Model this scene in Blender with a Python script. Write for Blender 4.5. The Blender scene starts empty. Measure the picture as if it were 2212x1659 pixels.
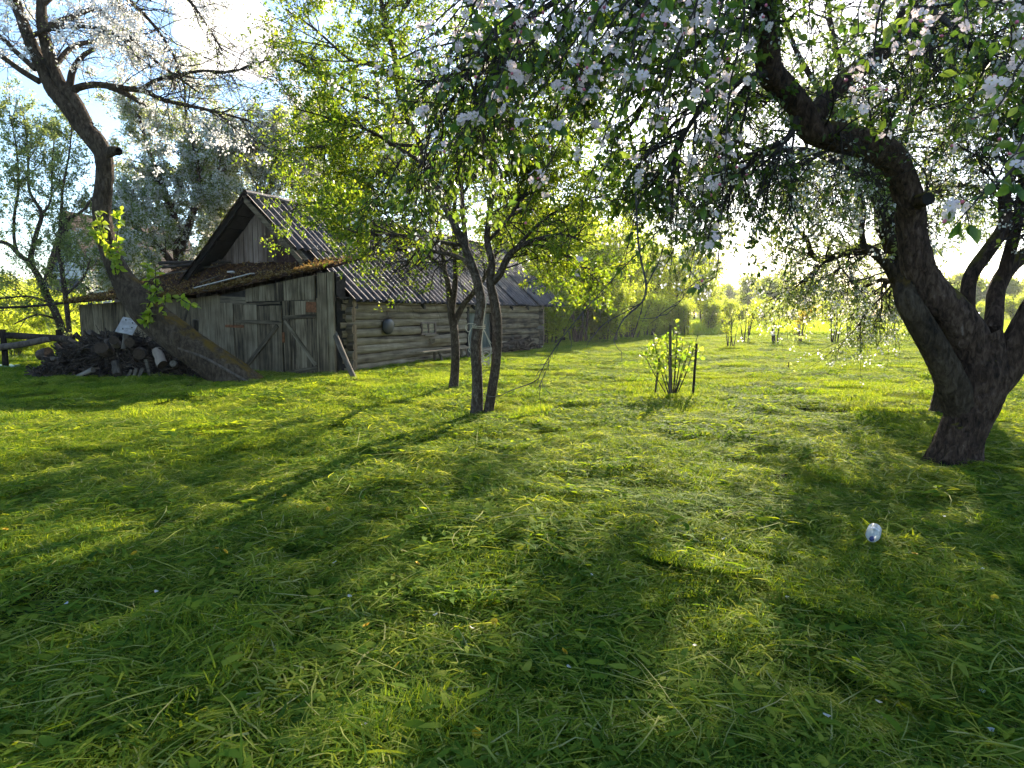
import bpy, bmesh, math, random
import numpy as np
from mathutils import Vector, Matrix
R = math.radians
SC = bpy.context.scene
COL = SC.collection
random.seed(7)
rng = np.random.default_rng(11)

# ------------------------------------------------------------------ camera
H = 1.4                      # eye height, metres
FPX, CX, CY = 1441.0, 1106.0, 829.5   # focal length and centre of the 2212 x 1659 picture grid
PITCH = math.atan((CY - 676.0) / FPX)
cam_d = bpy.data.cameras.new('camera')
cam = bpy.data.objects.new('camera', cam_d)
COL.objects.link(cam)
cam.location = (0, 0, H)
cam.rotation_euler = (math.pi / 2 - PITCH, 0, 0)
cam_d.sensor_width = 36.0
cam_d.lens = 36.0 * FPX / 2212.0
cam_d.clip_start = 0.05
cam_d.clip_end = 3000
SC.camera = cam

# ------------------------------------------------------------------ sky and sun
SUN_AZ, SUN_EL = R(20.0), R(22.5)
SKY_STRENGTH, SUN_STRENGTH, EXPOSURE = 0.10, 5.0, 1.9
HAZE = 0.00032
w = bpy.data.worlds.new('World')
SC.world = w
w.use_nodes = True
nt = w.node_tree
N, L = nt.nodes, nt.links
for n in list(N):
    N.remove(n)
w_out = N.new('ShaderNodeOutputWorld')
w_bg = N.new('ShaderNodeBackground')
w_bg.inputs['Strength'].default_value = SKY_STRENGTH
w_sky = N.new('ShaderNodeTexSky')
w_sky.sky_type = 'NISHITA'
w_sky.sun_disc = False
w_sky.sun_elevation = SUN_EL
w_sky.sun_rotation = SUN_AZ
w_sky.air_density = 1.0
w_sky.dust_density = 0.6
w_sky.ozone_density = 3.0
w_tc = N.new('ShaderNodeTexCoord')
# cumulus: fractal noise on the sky direction, thresholded, plus one big head to the left
w_map = N.new('ShaderNodeMapping')
w_map.inputs['Scale'].default_value = (1.0, 1.0, 2.0)
w_map.inputs['Location'].default_value = (3.1, 1.7, 0.4)
L.new(w_tc.outputs['Generated'], w_map.inputs['Vector'])
w_n1 = N.new('ShaderNodeTexNoise')
w_n1.inputs['Scale'].default_value = 2.2
w_n1.inputs['Detail'].default_value = 5
w_n1.inputs['Roughness'].default_value = 0.55
L.new(w_map.outputs['Vector'], w_n1.inputs['Vector'])
w_r1 = N.new('ShaderNodeMapRange')
w_r1.inputs['From Min'].default_value = 0.66
w_r1.inputs['From Max'].default_value = 0.80
L.new(w_n1.outputs['Fac'], w_r1.inputs['Value'])
cloud_dirs = [((545, 120), 0.060), ((470, 40), 0.085), ((560, 60), 0.045), ((430, 60), 0.05),
              ((450, 120), 0.045), ((500, 100), 0.06), ((705, 5), 0.03)]
w_n2 = N.new('ShaderNodeTexNoise')
w_n2.inputs['Scale'].default_value = 16
w_n2.inputs['Detail'].default_value = 4
L.new(w_tc.outputs['Generated'], w_n2.inputs['Vector'])


def cam_dir(px, py):
    x, up = (px - CX) / FPX, (CY - py) / FPX
    c, s = math.cos(PITCH), math.sin(PITCH)
    return Vector((x, c + s * up, -s + c * up))


prev = None
for (px, py), rad in cloud_dirs:
    d = cam_dir(px, py).normalized()
    dn = N.new('ShaderNodeVectorMath')
    dn.operation = 'DISTANCE'
    dn.inputs[1].default_value = d
    L.new(w_tc.outputs['Generated'], dn.inputs[0])
    q = N.new('ShaderNodeMath')
    q.operation = 'DIVIDE'
    q.inputs[1].default_value = rad * .72
    L.new(dn.outputs['Value'], q.inputs[0])
    if prev is None:
        prev = q
    else:
        m = N.new('ShaderNodeMath')
        m.operation = 'SMOOTH_MIN'
        m.inputs[2].default_value = 0.2
        L.new(prev.outputs[0], m.inputs[0])
        L.new(q.outputs[0], m.inputs[1])
        prev = m
w_add = N.new('ShaderNodeMath')
w_add.operation = 'MULTIPLY_ADD'
w_add.inputs[1].default_value = 1.5
L.new(w_n2.outputs['Fac'], w_add.inputs[0])
L.new(prev.outputs[0], w_add.inputs[2])
w_r2 = N.new('ShaderNodeMapRange')
w_r2.inputs['From Min'].default_value = 1.62
w_r2.inputs['From Max'].default_value = 1.40
L.new(w_add.outputs[0], w_r2.inputs['Value'])
w_max = N.new('ShaderNodeMath')
w_max.operation = 'MAXIMUM'
L.new(w_r1.outputs[0], w_max.inputs[0])
L.new(w_r2.outputs[0], w_max.inputs[1])
w_mix = N.new('ShaderNodeMix')
w_mix.data_type = 'RGBA'
L.new(w_max.outputs[0], w_mix.inputs['Factor'])
w_gain = N.new('ShaderNodeMix')
w_gain.data_type = 'RGBA'
w_gain.blend_type = 'MULTIPLY'
w_gain.inputs['Factor'].default_value = 1.0
w_gain.inputs[7].default_value = (1, 1, 1, 1)
L.new(w_sky.outputs['Color'], w_gain.inputs[6])
L.new(w_gain.outputs[2], w_mix.inputs[6])
w_mix.inputs[7].default_value = (7.2, 6.8, 6.4, 1)
L.new(w_mix.outputs[2], w_bg.inputs['Color'])
L.new(w_bg.outputs[0], w_out.inputs['Surface'])

SUN_DIR = Vector((math.sin(SUN_AZ) * math.cos(SUN_EL), math.cos(SUN_AZ) * math.cos(SUN_EL), math.sin(SUN_EL)))
sun_d = bpy.data.lights.new('sun', 'SUN')
sun_d.energy = SUN_STRENGTH
sun_d.angle = R(0.6)
sun_d.color = (1.0, 0.88, 0.70)
sun = bpy.data.objects.new('sun', sun_d)
COL.objects.link(sun)
sun.rotation_euler = (-SUN_DIR).to_track_quat('-Z', 'Y').to_euler()
sun.location = SUN_DIR * 60

SC.view_settings.view_transform = 'Standard'
SC.view_settings.look = 'None'
SC.view_settings.exposure = EXPOSURE
SC.view_settings.gamma = 1.0
SC.view_settings.use_curve_mapping = False
SC.render.engine = 'CYCLES'
SC.cycles.max_bounces = 5
SC.cycles.diffuse_bounces = 3
SC.cycles.glossy_bounces = 2
SC.cycles.transmission_bounces = 4
SC.cycles.use_adaptive_sampling = True
SC.cycles.adaptive_threshold = 0.02
SC.cycles.transparent_max_bounces = 6
SC.cycles.volume_bounces = 0
SC.cycles.use_denoising = True
SC.cycles.caustics_reflective = False
SC.cycles.caustics_refractive = False


# ------------------------------------------------------------------ picture grid -> world
def at(px, py, depth):
    d = cam_dir(px, py)
    return np.array([d.x, d.y, d.z]) * (depth / d.y) + np.array([0, 0, H])


def on_ground(px, py):
    d = cam_dir(px, py)
    t = -H / d.z
    return np.array([d.x * t, d.y * t, 0.0])


def _hash(ix, iy, seed):
    h = (ix * 374761393 + iy * 668265263 + seed * 974634541) & 0x7fffffff
    h = ((h ^ (h >> 13)) * 1274126177) & 0x7fffffff
    return ((h ^ (h >> 16)) & 0xffff) / 65535.0


def vnoise(x, y, seed=0, per=None):
    x, y = np.asarray(x, float), np.asarray(y, float)
    ix, iy = np.floor(x).astype(np.int64), np.floor(y).astype(np.int64)
    fx, fy = x - ix, y - iy
    fx, fy = fx * fx * (3 - 2 * fx), fy * fy * (3 - 2 * fy)
    i1 = ix + 1
    if per:
        ix, i1 = ix % per, i1 % per
    a, b = _hash(ix, iy, seed), _hash(i1, iy, seed)
    c, d = _hash(ix, iy + 1, seed), _hash(i1, iy + 1, seed)
    return (a * (1 - fx) + b * fx) * (1 - fy) + (c * (1 - fx) + d * fx) * fy


def gz(x, y):
    """height of the lawn: gentle swells and low ridges of raked grass"""
    x, y = np.asarray(x, float), np.asarray(y, float)
    fade = np.clip(1.4 - np.hypot(x, y) / 60.0, 0, 1)
    z = (vnoise(x * .35, y * .35, 1) - .5) * .06 + (vnoise(x * 1.1, y * 1.1, 2) - .5) * .05
    rows = vnoise(x * .9 + y * .45, y * 1.9 - x * .6, 3)
    z = z + np.clip(rows - .45, 0, 1) * .03 + (vnoise(x * 3.1 + y * .9, y * 3.7 - x * .8, 4) - .5) * .035
    return z * fade


# ------------------------------------------------------------------ mesh helpers
class MB:
    def __init__(self):
        self.v, self.f, self.n = [], [], 0

    def add(self, verts, faces, mat=0, rnd=0.5, smooth=True):
        verts = np.asarray(verts, np.float32).reshape(-1, 3)
        faces = np.asarray(faces, np.int32)
        rnd = np.broadcast_to(np.asarray(rnd, np.float32), (len(faces),))
        self.v.append(verts)
        self.f.append((faces + self.n, mat, rnd, smooth))
        self.n += len(verts)

    def mesh(self, name, mats):
        me = bpy.data.meshes.new(name)
        if self.n:
            V = np.concatenate(self.v)
            me.vertices.add(len(V))
            me.vertices.foreach_set('co', V.ravel())
            loops = np.concatenate([f.ravel() for f, *_ in self.f])
            tot = np.concatenate([np.full(len(f), f.shape[1], np.int32) for f, *_ in self.f])
            start = np.concatenate([[0], np.cumsum(tot)[:-1]]).astype(np.int32)
            me.loops.add(len(loops))
            me.loops.foreach_set('vertex_index', loops.astype(np.int32))
            me.polygons.add(len(tot))
            me.polygons.foreach_set('loop_start', start)
            me.polygons.foreach_set('loop_total', tot)
            me.polygons.foreach_set('material_index', np.concatenate([np.full(len(f), m, np.int32) for f, m, *_ in self.f]))
            me.polygons.foreach_set('use_smooth', np.concatenate([np.full(len(f), s, bool) for f, _, _, s in self.f]))
            at_ = me.attributes.new('rnd', 'FLOAT', 'FACE')
            at_.data.foreach_set('value', np.concatenate([r for _, _, r, _ in self.f]).astype(np.float32))
            me.update(calc_edges=True)
        for m in (mats if isinstance(mats, (list, tuple)) else [mats]):
            me.materials.append(m)
        return me

    def build(self, name, mats, parent=None, **props):
        return link(name, self.mesh(name, mats), parent, **props)


def link(name, data, parent=None, **props):
    o = bpy.data.objects.new(name, data)
    COL.objects.link(o)
    if parent is not None:
        o.parent = parent
    for k, v in props.items():
        if v is not None:
            o[k] = v
    return o


def empty(name, loc=(0, 0, 0), rz=0.0, **props):
    o = link(name, None, **props)
    o.location = loc
    o.rotation_euler = (0, 0, rz)
    o.empty_display_size = .2
    return o


def norm(a):
    return a / np.maximum(np.linalg.norm(a, axis=-1, keepdims=True), 1e-9)


def tubes(mb, P, Rr, k=5, mat=0, rnd=None, bark=0.0, cap=False, seed=0):
    """P (N,n,3), Rr (N,n): swept tubes, all of one length in rings"""
    P, Rr = np.asarray(P, float), np.asarray(Rr, float)
    if P.ndim == 2:
        P, Rr = P[None], Rr[None]
    Nn, n, _ = P.shape
    T = norm(np.gradient(P, axis=1))
    d = norm(P[:, -1] - P[:, 0])
    ref = np.where(np.abs(d[:, 2:3]) > .75, np.array([[1., 0, 0]]), np.array([[0, 0, 1.]]))
    A = norm(np.cross(T, ref[:, None, :]))
    B = np.cross(T, A)
    th = np.linspace(0, 2 * math.pi, k, endpoint=False)
    rr = Rr[:, :, None] * np.ones(k)
    if bark:
        s = np.arange(n)[None, :, None]
        ph = np.random.default_rng(seed).uniform(0, 6.28, 9)
        t = th[None, None, :]
        lump = .5 * np.sin(2 * t + ph[0] + s * .11) + .35 * np.sin(3 * t + ph[1] - s * .17) + .25 * np.sin(5 * t + ph[2] + s * .09)
        fur = np.abs(np.sin(7 * t + ph[3] + .9 * np.sin(s * .23 + ph[4]) + .5 * np.sin(s * .61 + t * 2))) - .6
        fine = np.random.default_rng(seed + 5).normal(0, .22, (1, n, k))
        rr = rr * (1 + bark * (lump + .45 * fur + fine * (.5 if k >= 36 else 1)))
        if k >= 36:                     # flaking plates and cracks
            sl = np.concatenate([[0], np.cumsum(np.linalg.norm(np.diff(P[0], axis=0), axis=1))])
            rm = float(Rr.mean())
            tt, ss = np.meshgrid(th / (2 * math.pi), sl)
            for pf, sf, amp_ in ((24, 8, .016), (55, 20, .008)):
                pc = max(6, int(2 * math.pi * rm * pf))
                wv = vnoise(tt * pc, ss * 3, 811 + seed, pc) * .8
                nz = vnoise(tt * pc + 0, ss * sf + wv, 812 + seed, pc)
                rid = 1 - np.abs(2 * nz - 1)
                rr = rr + (amp_ * (np.clip(rid * 1.5, 0, 1) - .6) * min(2.2, rm / .12))[None]
    V = P[:, :, None, :] + rr[..., None] * (np.cos(th)[None, None, :, None] * A[:, :, None, :] + np.sin(th)[None, None, :, None] * B[:, :, None, :])
    base = (np.arange(Nn) * n * k)[:, None, None]
    i = np.arange(n - 1)[None, :, None]
    j = np.arange(k)[None, None, :]
    j2 = (j + 1) % k
    F = np.stack([base + i * k + j, base + i * k + j2, base + (i + 1) * k + j2, base + (i + 1) * k + j], -1).reshape(-1, 4)
    if rnd is None:
        rnd = rng.random(Nn)
    rf = np.repeat(np.broadcast_to(np.asarray(rnd, float), (Nn,)), (n - 1) * k)
    mb.add(V, F, mat, rf)
    if cap:
        for e in (0, n - 1):
            idx = np.arange(k) + e * k
            c = V[0, e].mean(0)
            VV = np.vstack([V[0, e], c])
            tri = [(a, (a + 1) % k, k) if e else ((a + 1) % k, a, k) for a in range(k)]
            mb.add(VV, tri, cap if cap is not True else mat, .5, False)


def spline(pts, n):
    """Catmull-Rom resample of (m,c) control points to n rows, roughly even in length"""
    p = np.asarray(pts, float)
    if len(p) == 2:
        return p[0] + (p[1] - p[0]) * np.linspace(0, 1, n)[:, None]
    q = np.vstack([2 * p[0] - p[1], p, 2 * p[-1] - p[-2]])
    out = []
    for i in range(len(p) - 1):
        t = np.linspace(0, 1, 12, endpoint=False)[:, None]
        a, b, c, d = q[i], q[i + 1], q[i + 2], q[i + 3]
        out.append(.5 * (2 * b + (c - a) * t + (2 * a - 5 * b + 4 * c - d) * t ** 2 + (3 * b - a - 3 * c + d) * t ** 3))
    out = np.vstack(out + [p[-1:]])
    s = np.concatenate([[0], np.cumsum(np.linalg.norm(np.diff(out[:, :3], axis=0), axis=1))])
    u = np.linspace(0, s[-1], n)
    return np.stack([np.interp(u, s, out[:, c]) for c in range(out.shape[1])], 1)


def limb(pix, n=24):
    """pix rows (px, py, depth, half width in px) -> points, radii"""
    rows = []
    for px, py, dep, hw in pix:
        rows.append(list(at(px, py, dep)) + [hw * dep / FPX / math.sqrt(1 + ((px - CX) / FPX) ** 2)])
    s = spline(rows, n)
    return s[:, :3], np.maximum(s[:, 3], .002)


def grow(par, count, ln, spread=(35, 70), trop=(0, 0, 0), wob=.18, n=7, t0=.25, r0=.02, r1=.003, taper=.55, rg=None, curl=0.0, lenbias=.4):
    """children branches for parents par = (P (M,n,3), R (M,n))"""
    rg = rg or rng
    PP, PR = par
    M, m, _ = PP.shape
    leng = np.linalg.norm(np.diff(PP, axis=1), axis=2).sum(1)
    idx = rg.choice(M, count, p=leng / leng.sum())
    t = t0 + (1 - t0) * rg.random(count) ** .85
    fi = t * (m - 1)
    i0 = np.minimum(fi.astype(int), m - 2)
    fr = (fi - i0)[:, None]
    pos = PP[idx, i0] * (1 - fr) + PP[idx, i0 + 1] * fr
    tan = norm(PP[idx, i0 + 1] - PP[idx, i0])
    pr = PR[idx, i0]
    perp = rg.normal(size=(count, 3))
    perp = norm(perp - (perp * tan).sum(1, keepdims=True) * tan)
    ang = np.radians(rg.uniform(spread[0], spread[1], count))[:, None]
    d = norm(tan * np.cos(ang) + perp * np.sin(ang) + np.array(trop) * .8)
    length = rg.uniform(ln[0], ln[1], count) * (1 - lenbias * t)
    step = (length / (n - 1))[:, None]
    pts = [pos]
    for k in range(n - 1):
        d = norm(d + rg.normal(0, wob, (count, 3)) + np.array(trop) * (.25 + curl * k / n))
        pts.append(pts[-1] + d * step)
    P = np.stack(pts, 1)
    ra = np.minimum(pr * taper, r0)
    Rr = ra[:, None] + (np.minimum(r1, ra)[:, None] - ra[:, None]) * np.linspace(0, 1, n)[None] ** .8
    return P, Rr


def join(*pairs):
    n = max(p[0].shape[1] for p in pairs)
    Ps, Rs = [], []
    for P, Rr in pairs:
        m = P.shape[1]
        if m != n:
            u = np.linspace(0, m - 1, n)
            i = np.minimum(u.astype(int), m - 2)
            f = (u - i)[None, :, None]
            P = P[:, i] * (1 - f) + P[:, i + 1] * f
            Rr = Rr[:, i] * (1 - f[..., 0]) + Rr[:, i + 1] * f[..., 0]
        Ps.append(P)
        Rs.append(Rr)
    return np.concatenate(Ps), np.concatenate(Rs)


def sample_twigs(par, count, t0=.15, rg=None):
    rg = rg or rng
    P = par[0]
    M, m, _ = P.shape
    idx = rg.integers(0, M, count)
    fi = (t0 + (1 - t0) * rg.random(count)) * (m - 1)
    i0 = np.minimum(fi.astype(int), m - 2)
    fr = (fi - i0)[:, None]
    return P[idx, i0] * (1 - fr) + P[idx, i0 + 1] * fr, norm(P[idx, i0 + 1] - P[idx, i0])


def sample_spurs(par, count, per=6, sp=.03, t0=.15, rg=None):
    """leaf points gathered in rosettes on short spurs, as on fruit trees"""
    pos, tan = sample_twigs(par, count // per, t0, rg)
    size = rg.uniform(.5, 1.3, len(pos))
    pos, tan, size = np.repeat(pos, per, 0), np.repeat(tan, per, 0), np.repeat(size, per)
    return pos + rg.normal(0, 1, pos.shape) * sp * size[:, None], tan


def leaf_frames(pos, tan, rg, out=.9, droop=-.25, flat=.6):
    c = len(pos)
    ax = norm(tan * .5 + rg.normal(0, out * .6, (c, 3)) + np.array([0, 0, droop]))
    nm = rg.normal(0, 1, (c, 3)) * (1 - flat) + np.array([0, 0, flat])
    nm = norm(nm - (nm * ax).sum(1, keepdims=True) * ax)
    return ax, nm


def leaves(mb, pos, ax, nm, ln, wd, mat=0, fold=.25, rnd=None):
    """diamond leaves folded on the midrib, 2 triangles each"""
    side = np.cross(ax, nm)
    ln, wd = np.asarray(ln)[:, None], np.asarray(wd)[:, None]
    mid = pos + ax * ln * .45
    V = np.stack([pos, mid + side * wd * .5 + nm * wd * fold, pos + ax * ln - nm * ln * .12, mid - side * wd * .5 + nm * wd * fold], 1)
    c = len(pos)
    F = (np.arange(c) * 4)[:, None] + np.arange(4)[None]
    mb.add(V, F, mat, rng.random(c) if rnd is None else rnd)


def box_mesh(mb, lo, hi, mat=0, jit=0.0, rg=random, bev=0.0):
    (x0, y0, z0), (x1, y1, z1) = lo, hi
    V = np.array([(x0, y0, z0), (x1, y0, z0), (x1, y1, z0), (x0, y1, z0), (x0, y0, z1), (x1, y0, z1), (x1, y1, z1), (x0, y1, z1)])
    if jit:
        V = V + np.array([[rg.uniform(-jit, jit) for _ in range(3)] for _ in range(8)])
    F = [(0, 3, 2, 1), (4, 5, 6, 7), (0, 1, 5, 4), (1, 2, 6, 5), (2, 3, 7, 6), (3, 0, 4, 7)]
    mb.add(V, F, mat, .5, False)


# ------------------------------------------------------------------ materials
def new_mat(name):
    m = bpy.data.materials.new(name)
    m.use_nodes = True
    t = m.node_tree
    b = t.nodes['Principled BSDF']
    return m, t.nodes, t.links, b


def ramp(Nn, stops):
    r = Nn.new('ShaderNodeValToRGB')
    e = r.color_ramp.elements
    while len(e) < len(stops):
        e.new(.5)
    for el, (p, c) in zip(e, stops):
        el.position = p
        el.color = (*c, 1)
    return r


def leaf_mat(name, stops, trans, tmix=.5, rough=.45, spec=.35, tint=None):
    m, Nn, Ll, b = new_mat(name)
    a = Nn.new('ShaderNodeAttribute')
    a.attribute_name = 'rnd'
    r = ramp(Nn, stops)
    Ll.new(a.outputs['Fac'], r.inputs[0])
    Ll.new(r.outputs[0], b.inputs['Base Color'])
    b.inputs['Roughness'].default_value = rough
    b.inputs['Specular IOR Level'].default_value = spec
    tr = Nn.new('ShaderNodeBsdfTranslucent')
    r2 = ramp(Nn, trans)
    Ll.new(a.outputs['Fac'], r2.inputs[0])
    Ll.new(r2.outputs[0], tr.inputs['Color'])
    mx = Nn.new('ShaderNodeMixShader')
    mx.inputs[0].default_value = tmix
    Ll.new(b.outputs[0], mx.inputs[1])
    Ll.new(tr.outputs[0], mx.inputs[2])
    Ll.new(mx.outputs[0], Nn['Material Output'].inputs['Surface'])
    return m


def obj_leaf_mat(name, ca, cb, ta, tb, tmix=.45):
    """leaf that is an object of its own: colour varies with the object"""
    m, Nn, Ll, b = new_mat(name)
    oi = Nn.new('ShaderNodeObjectInfo')
    r = ramp(Nn, [(0, ca), (1, cb)])
    r2 = ramp(Nn, [(0, ta), (1, tb)])
    Ll.new(oi.outputs['Random'], r.inputs[0])
    Ll.new(oi.outputs['Random'], r2.inputs[0])
    tc = Nn.new('ShaderNodeTexCoord')
    wv = Nn.new('ShaderNodeTexWave')
    wv.inputs['Scale'].default_value = 30
    wv.inputs['Distortion'].default_value = 1.5
    Ll.new(tc.outputs['Object'], wv.inputs['Vector'])
    bp = Nn.new('ShaderNodeBump')
    bp.inputs['Strength'].default_value = .25
    bp.inputs['Distance'].default_value = .004
    Ll.new(wv.outputs['Fac'], bp.inputs['Height'])
    Ll.new(bp.outputs[0], b.inputs['Normal'])
    Ll.new(r.outputs[0], b.inputs['Base Color'])
    b.inputs['Roughness'].default_value = .42
    b.inputs['Specular IOR Level'].default_value = .4
    tr = Nn.new('ShaderNodeBsdfTranslucent')
    Ll.new(r2.outputs[0], tr.inputs['Color'])
    mx = Nn.new('ShaderNodeMixShader')
    mx.inputs[0].default_value = tmix
    Ll.new(b.outputs[0], mx.inputs[1])
    Ll.new(tr.outputs[0], mx.inputs[2])
    Ll.new(mx.outputs[0], Nn['Material Output'].inputs['Surface'])
    return m


def grain_mat(name, stops, stretch=(14, 14, 1.2), scale=1.6, bump=.5, rough=.85, moss=None, moss_amt=.5, spec=.15, dist=.01, per_object=.35, contrast=1.0):
    """streaky weathered wood or bark; stretch gives the noise frequency along each object axis"""
    m, Nn, Ll, b = new_mat(name)
    tc = Nn.new('ShaderNodeTexCoord')
    oi = Nn.new('ShaderNodeObjectInfo')
    mp = Nn.new('ShaderNodeMapping')
    mp.inputs['Scale'].default_value = stretch
    ofs = Nn.new('ShaderNodeVectorMath')
    ofs.operation = 'MULTIPLY_ADD'
    ofs.inputs[1].default_value = (31, 47, 13)
    comb = Nn.new('ShaderNodeCombineXYZ')
    for k in range(3):
        Ll.new(oi.outputs['Random'], comb.inputs[k])
    Ll.new(comb.outputs[0], ofs.inputs[0])
    Ll.new(tc.outputs['Object'], ofs.inputs[2])
    Ll.new(ofs.outputs[0], mp.inputs['Vector'])
    n1 = Nn.new('ShaderNodeTexNoise')
    n1.inputs['Scale'].default_value = scale
    n1.inputs['Detail'].default_value = 8
    n1.inputs['Roughness'].default_value = .62
    n1.inputs['Distortion'].default_value = .6
    Ll.new(mp.outputs[0], n1.inputs['Vector'])
    n2 = Nn.new('ShaderNodeTexNoise')
    n2.inputs['Scale'].default_value = 2.3
    n2.inputs['Detail'].default_value = 4
    Ll.new(ofs.outputs[0], n2.inputs['Vector'])
    ad = Nn.new('ShaderNodeMath')
    ad.operation = 'MULTIPLY_ADD'
    ad.inputs[1].default_value = .45
    Ll.new(n2.outputs['Fac'], ad.inputs[0])
    sub = Nn.new('ShaderNodeMath')
    sub.operation = 'MULTIPLY_ADD'
    sub.inputs[1].default_value = per_object
    sub.inputs[2].default_value = -.22 - per_object * .5
    Ll.new(oi.outputs['Random'], sub.inputs[0])
    Ll.new(sub.outputs[0], ad.inputs[2])
    ad2 = Nn.new('ShaderNodeMath')
    ad2.operation = 'ADD'
    Ll.new(n1.outputs['Fac'], ad2.inputs[0])
    Ll.new(ad.outputs[0], ad2.inputs[1])
    r = ramp(Nn, stops)
    Ll.new(ad2.outputs[0], r.inputs[0])
    col = r.outputs[0]
    if moss is not None:
        ge = Nn.new('ShaderNodeNewGeometry')
        sp = Nn.new('ShaderNodeSeparateXYZ')
        Ll.new(ge.outputs['Normal'], sp.inputs[0])
        nm = Nn.new('ShaderNodeTexNoise')
        nm.inputs['Scale'].default_value = 5
        nm.inputs['Detail'].default_value = 5
        Ll.new(tc.outputs['Object'], nm.inputs['Vector'])
        s = Nn.new('ShaderNodeMath')
        s.operation = 'MULTIPLY_ADD'
        s.inputs[1].default_value = .9
        Ll.new(sp.outputs['Z'], s.inputs[0])
        Ll.new(nm.outputs['Fac'], s.inputs[2])
        mr = Nn.new('ShaderNodeMapRange')
        mr.inputs['From Min'].default_value = 1.25 - moss_amt
        mr.inputs['From Max'].default_value = 1.5 - moss_amt
        Ll.new(s.outputs[0], mr.inputs['Value'])
        mx = Nn.new('ShaderNodeMix')
        mx.data_type = 'RGBA'
        Ll.new(mr.outputs[0], mx.inputs['Factor'])
        Ll.new(col, mx.inputs[6])
        mx.inputs[7].default_value = (*moss, 1)
        col = mx.outputs[2]
    Ll.new(col, b.inputs['Base Color'])
    b.inputs['Roughness'].default_value = rough
    b.inputs['Specular IOR Level'].default_value = spec
    bp = Nn.new('ShaderNodeBump')
    bp.inputs['Strength'].default_value = bump
    bp.inputs['Distance'].default_value = dist
    Ll.new(n1.outputs['Fac'], bp.inputs['Height'])
    Ll.new(bp.outputs[0], b.inputs['Normal'])
    return m


def plain(name, col, rough=.7, spec=.3, noise=.25, scale=8, metal=0.0, bump=0.0):
    m, Nn, Ll, b = new_mat(name)
    tc = Nn.new('ShaderNodeTexCoord')
    n1 = Nn.new('ShaderNodeTexNoise')
    n1.inputs['Scale'].default_value = scale
    n1.inputs['Detail'].default_value = 6
    Ll.new(tc.outputs['Object'], n1.inputs['Vector'])
    lo = tuple(c * (1 - noise) for c in col)
    hi = tuple(min(1, c * (1 + noise)) for c in col)
    r = ramp(Nn, [(.3, lo), (.7, hi)])
    Ll.new(n1.outputs['Fac'], r.inputs[0])
    Ll.new(r.outputs[0], b.inputs['Base Color'])
    b.inputs['Roughness'].default_value = rough
    b.inputs['Specular IOR Level'].default_value = spec
    b.inputs['Metallic'].default_value = metal
    if bump:
        bp = Nn.new('ShaderNodeBump')
        bp.inputs['Strength'].default_value = bump
        bp.inputs['Distance'].default_value = .02
        Ll.new(n1.outputs['Fac'], bp.inputs['Height'])
        Ll.new(bp.outputs[0], b.inputs['Normal'])
    return m


M = {}
M['bark'] = grain_mat('apple bark', [(.3, (.013, .009, .007)), (.5, (.068, .041, .028)), (.66, (.135, .088, .064)), (.8, (.25, .20, .17))], (17, 17, 6), 1.7, 1.0, .95, moss=(.105, .085, .012), moss_amt=.32, dist=.05, per_object=.1)
M['bark_grey'] = grain_mat('grey plum bark', [(.25, (.018, .012, .009)), (.52, (.066, .046, .033)), (.8, (.22, .18, .145))], (16, 16, 9), 2.2, 1.0, .95, moss=(.10, .085, .02), moss_amt=.10, dist=.03, per_object=.1)
M['bark_moss'] = grain_mat('mossy old bark', [(.25, (.012, .009, .007)), (.5, (.055, .038, .024)), (.78, (.14, .105, .075))], (14, 14, 5), 1.7, 1.0, .95, moss=(.125, .075, .010), moss_amt=.22, dist=.05, per_object=.1)
M['twig'] = grain_mat('twig bark', [(.3, (.018, .014, .012)), (.6, (.06, .048, .040)), (.8, (.13, .11, .095))], (20, 20, 6), 2, .3, .9, per_object=.1)
M['twig_grey'] = grain_mat('lichen grey twig', [(.3, (.03, .026, .022)), (.55, (.10, .09, .078)), (.8, (.22, .205, .18))], (14, 14, 8), 2.2, .6, .95, per_object=.1)
M['leaf_apple'] = leaf_mat('apple leaf', [(0, (.020, .045, .012)), (.5, (.040, .080, .016)), (1, (.075, .115, .022))], [(0, (.10, .21, .018)), (1, (.26, .36, .03))], .5)
M['leaf_plum'] = leaf_mat('plum leaf', [(0, (.032, .080, .014)), (.6, (.065, .135, .018)), (1, (.12, .18, .025))], [(0, (.18, .32, .012)), (.6, (.36, .48, .016)), (1, (.56, .60, .03))], .54)
M['leaf_pale'] = leaf_mat('pale leaf and glare tone', [(0, (.06, .10, .035)), (1, (.15, .18, .07))], [(0, (.30, .42, .09)), (1, (.55, .60, .16))], .54)  # pale tone that also stands for glare on the drooping apple crown
M['leaf_bush'] = leaf_mat('bush leaf', [(0, (.06, .11, .015)), (1, (.16, .20, .022))], [(0, (.46, .60, .03)), (1, (.80, .82, .06))], .64)
M['leaf_far'] = leaf_mat('far leaf', [(0, (.09, .14, .025)), (1, (.20, .23, .045))], [(0, (.58, .68, .06)), (1, (.86, .86, .14))], .62)
M['leaf_yellow'] = leaf_mat('yellow leaf', [(0, (.13, .15, .018)), (1, (.30, .22, .03))], [(0, (.55, .55, .05)), (1, (.80, .56, .06))], .55)
M['leaf_dark'] = leaf_mat('dark leaf', [(0, (.012, .030, .010)), (1, (.040, .075, .018))], [(0, (.05, .13, .015)), (1, (.17, .27, .03))], .45)
M['petal_far'] = leaf_mat('white blossom', [(0, (.70, .68, .66)), (1, (.86, .85, .83))], [(0, (.80, .78, .72)), (1, (.93, .91, .86))], .62, .6, .2)
M['near_leaf'] = obj_leaf_mat('near apple leaf', (.030, .075, .020), (.085, .145, .032), (.13, .29, .03), (.36, .47, .05))
M['moss_roof'] = None


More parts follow.
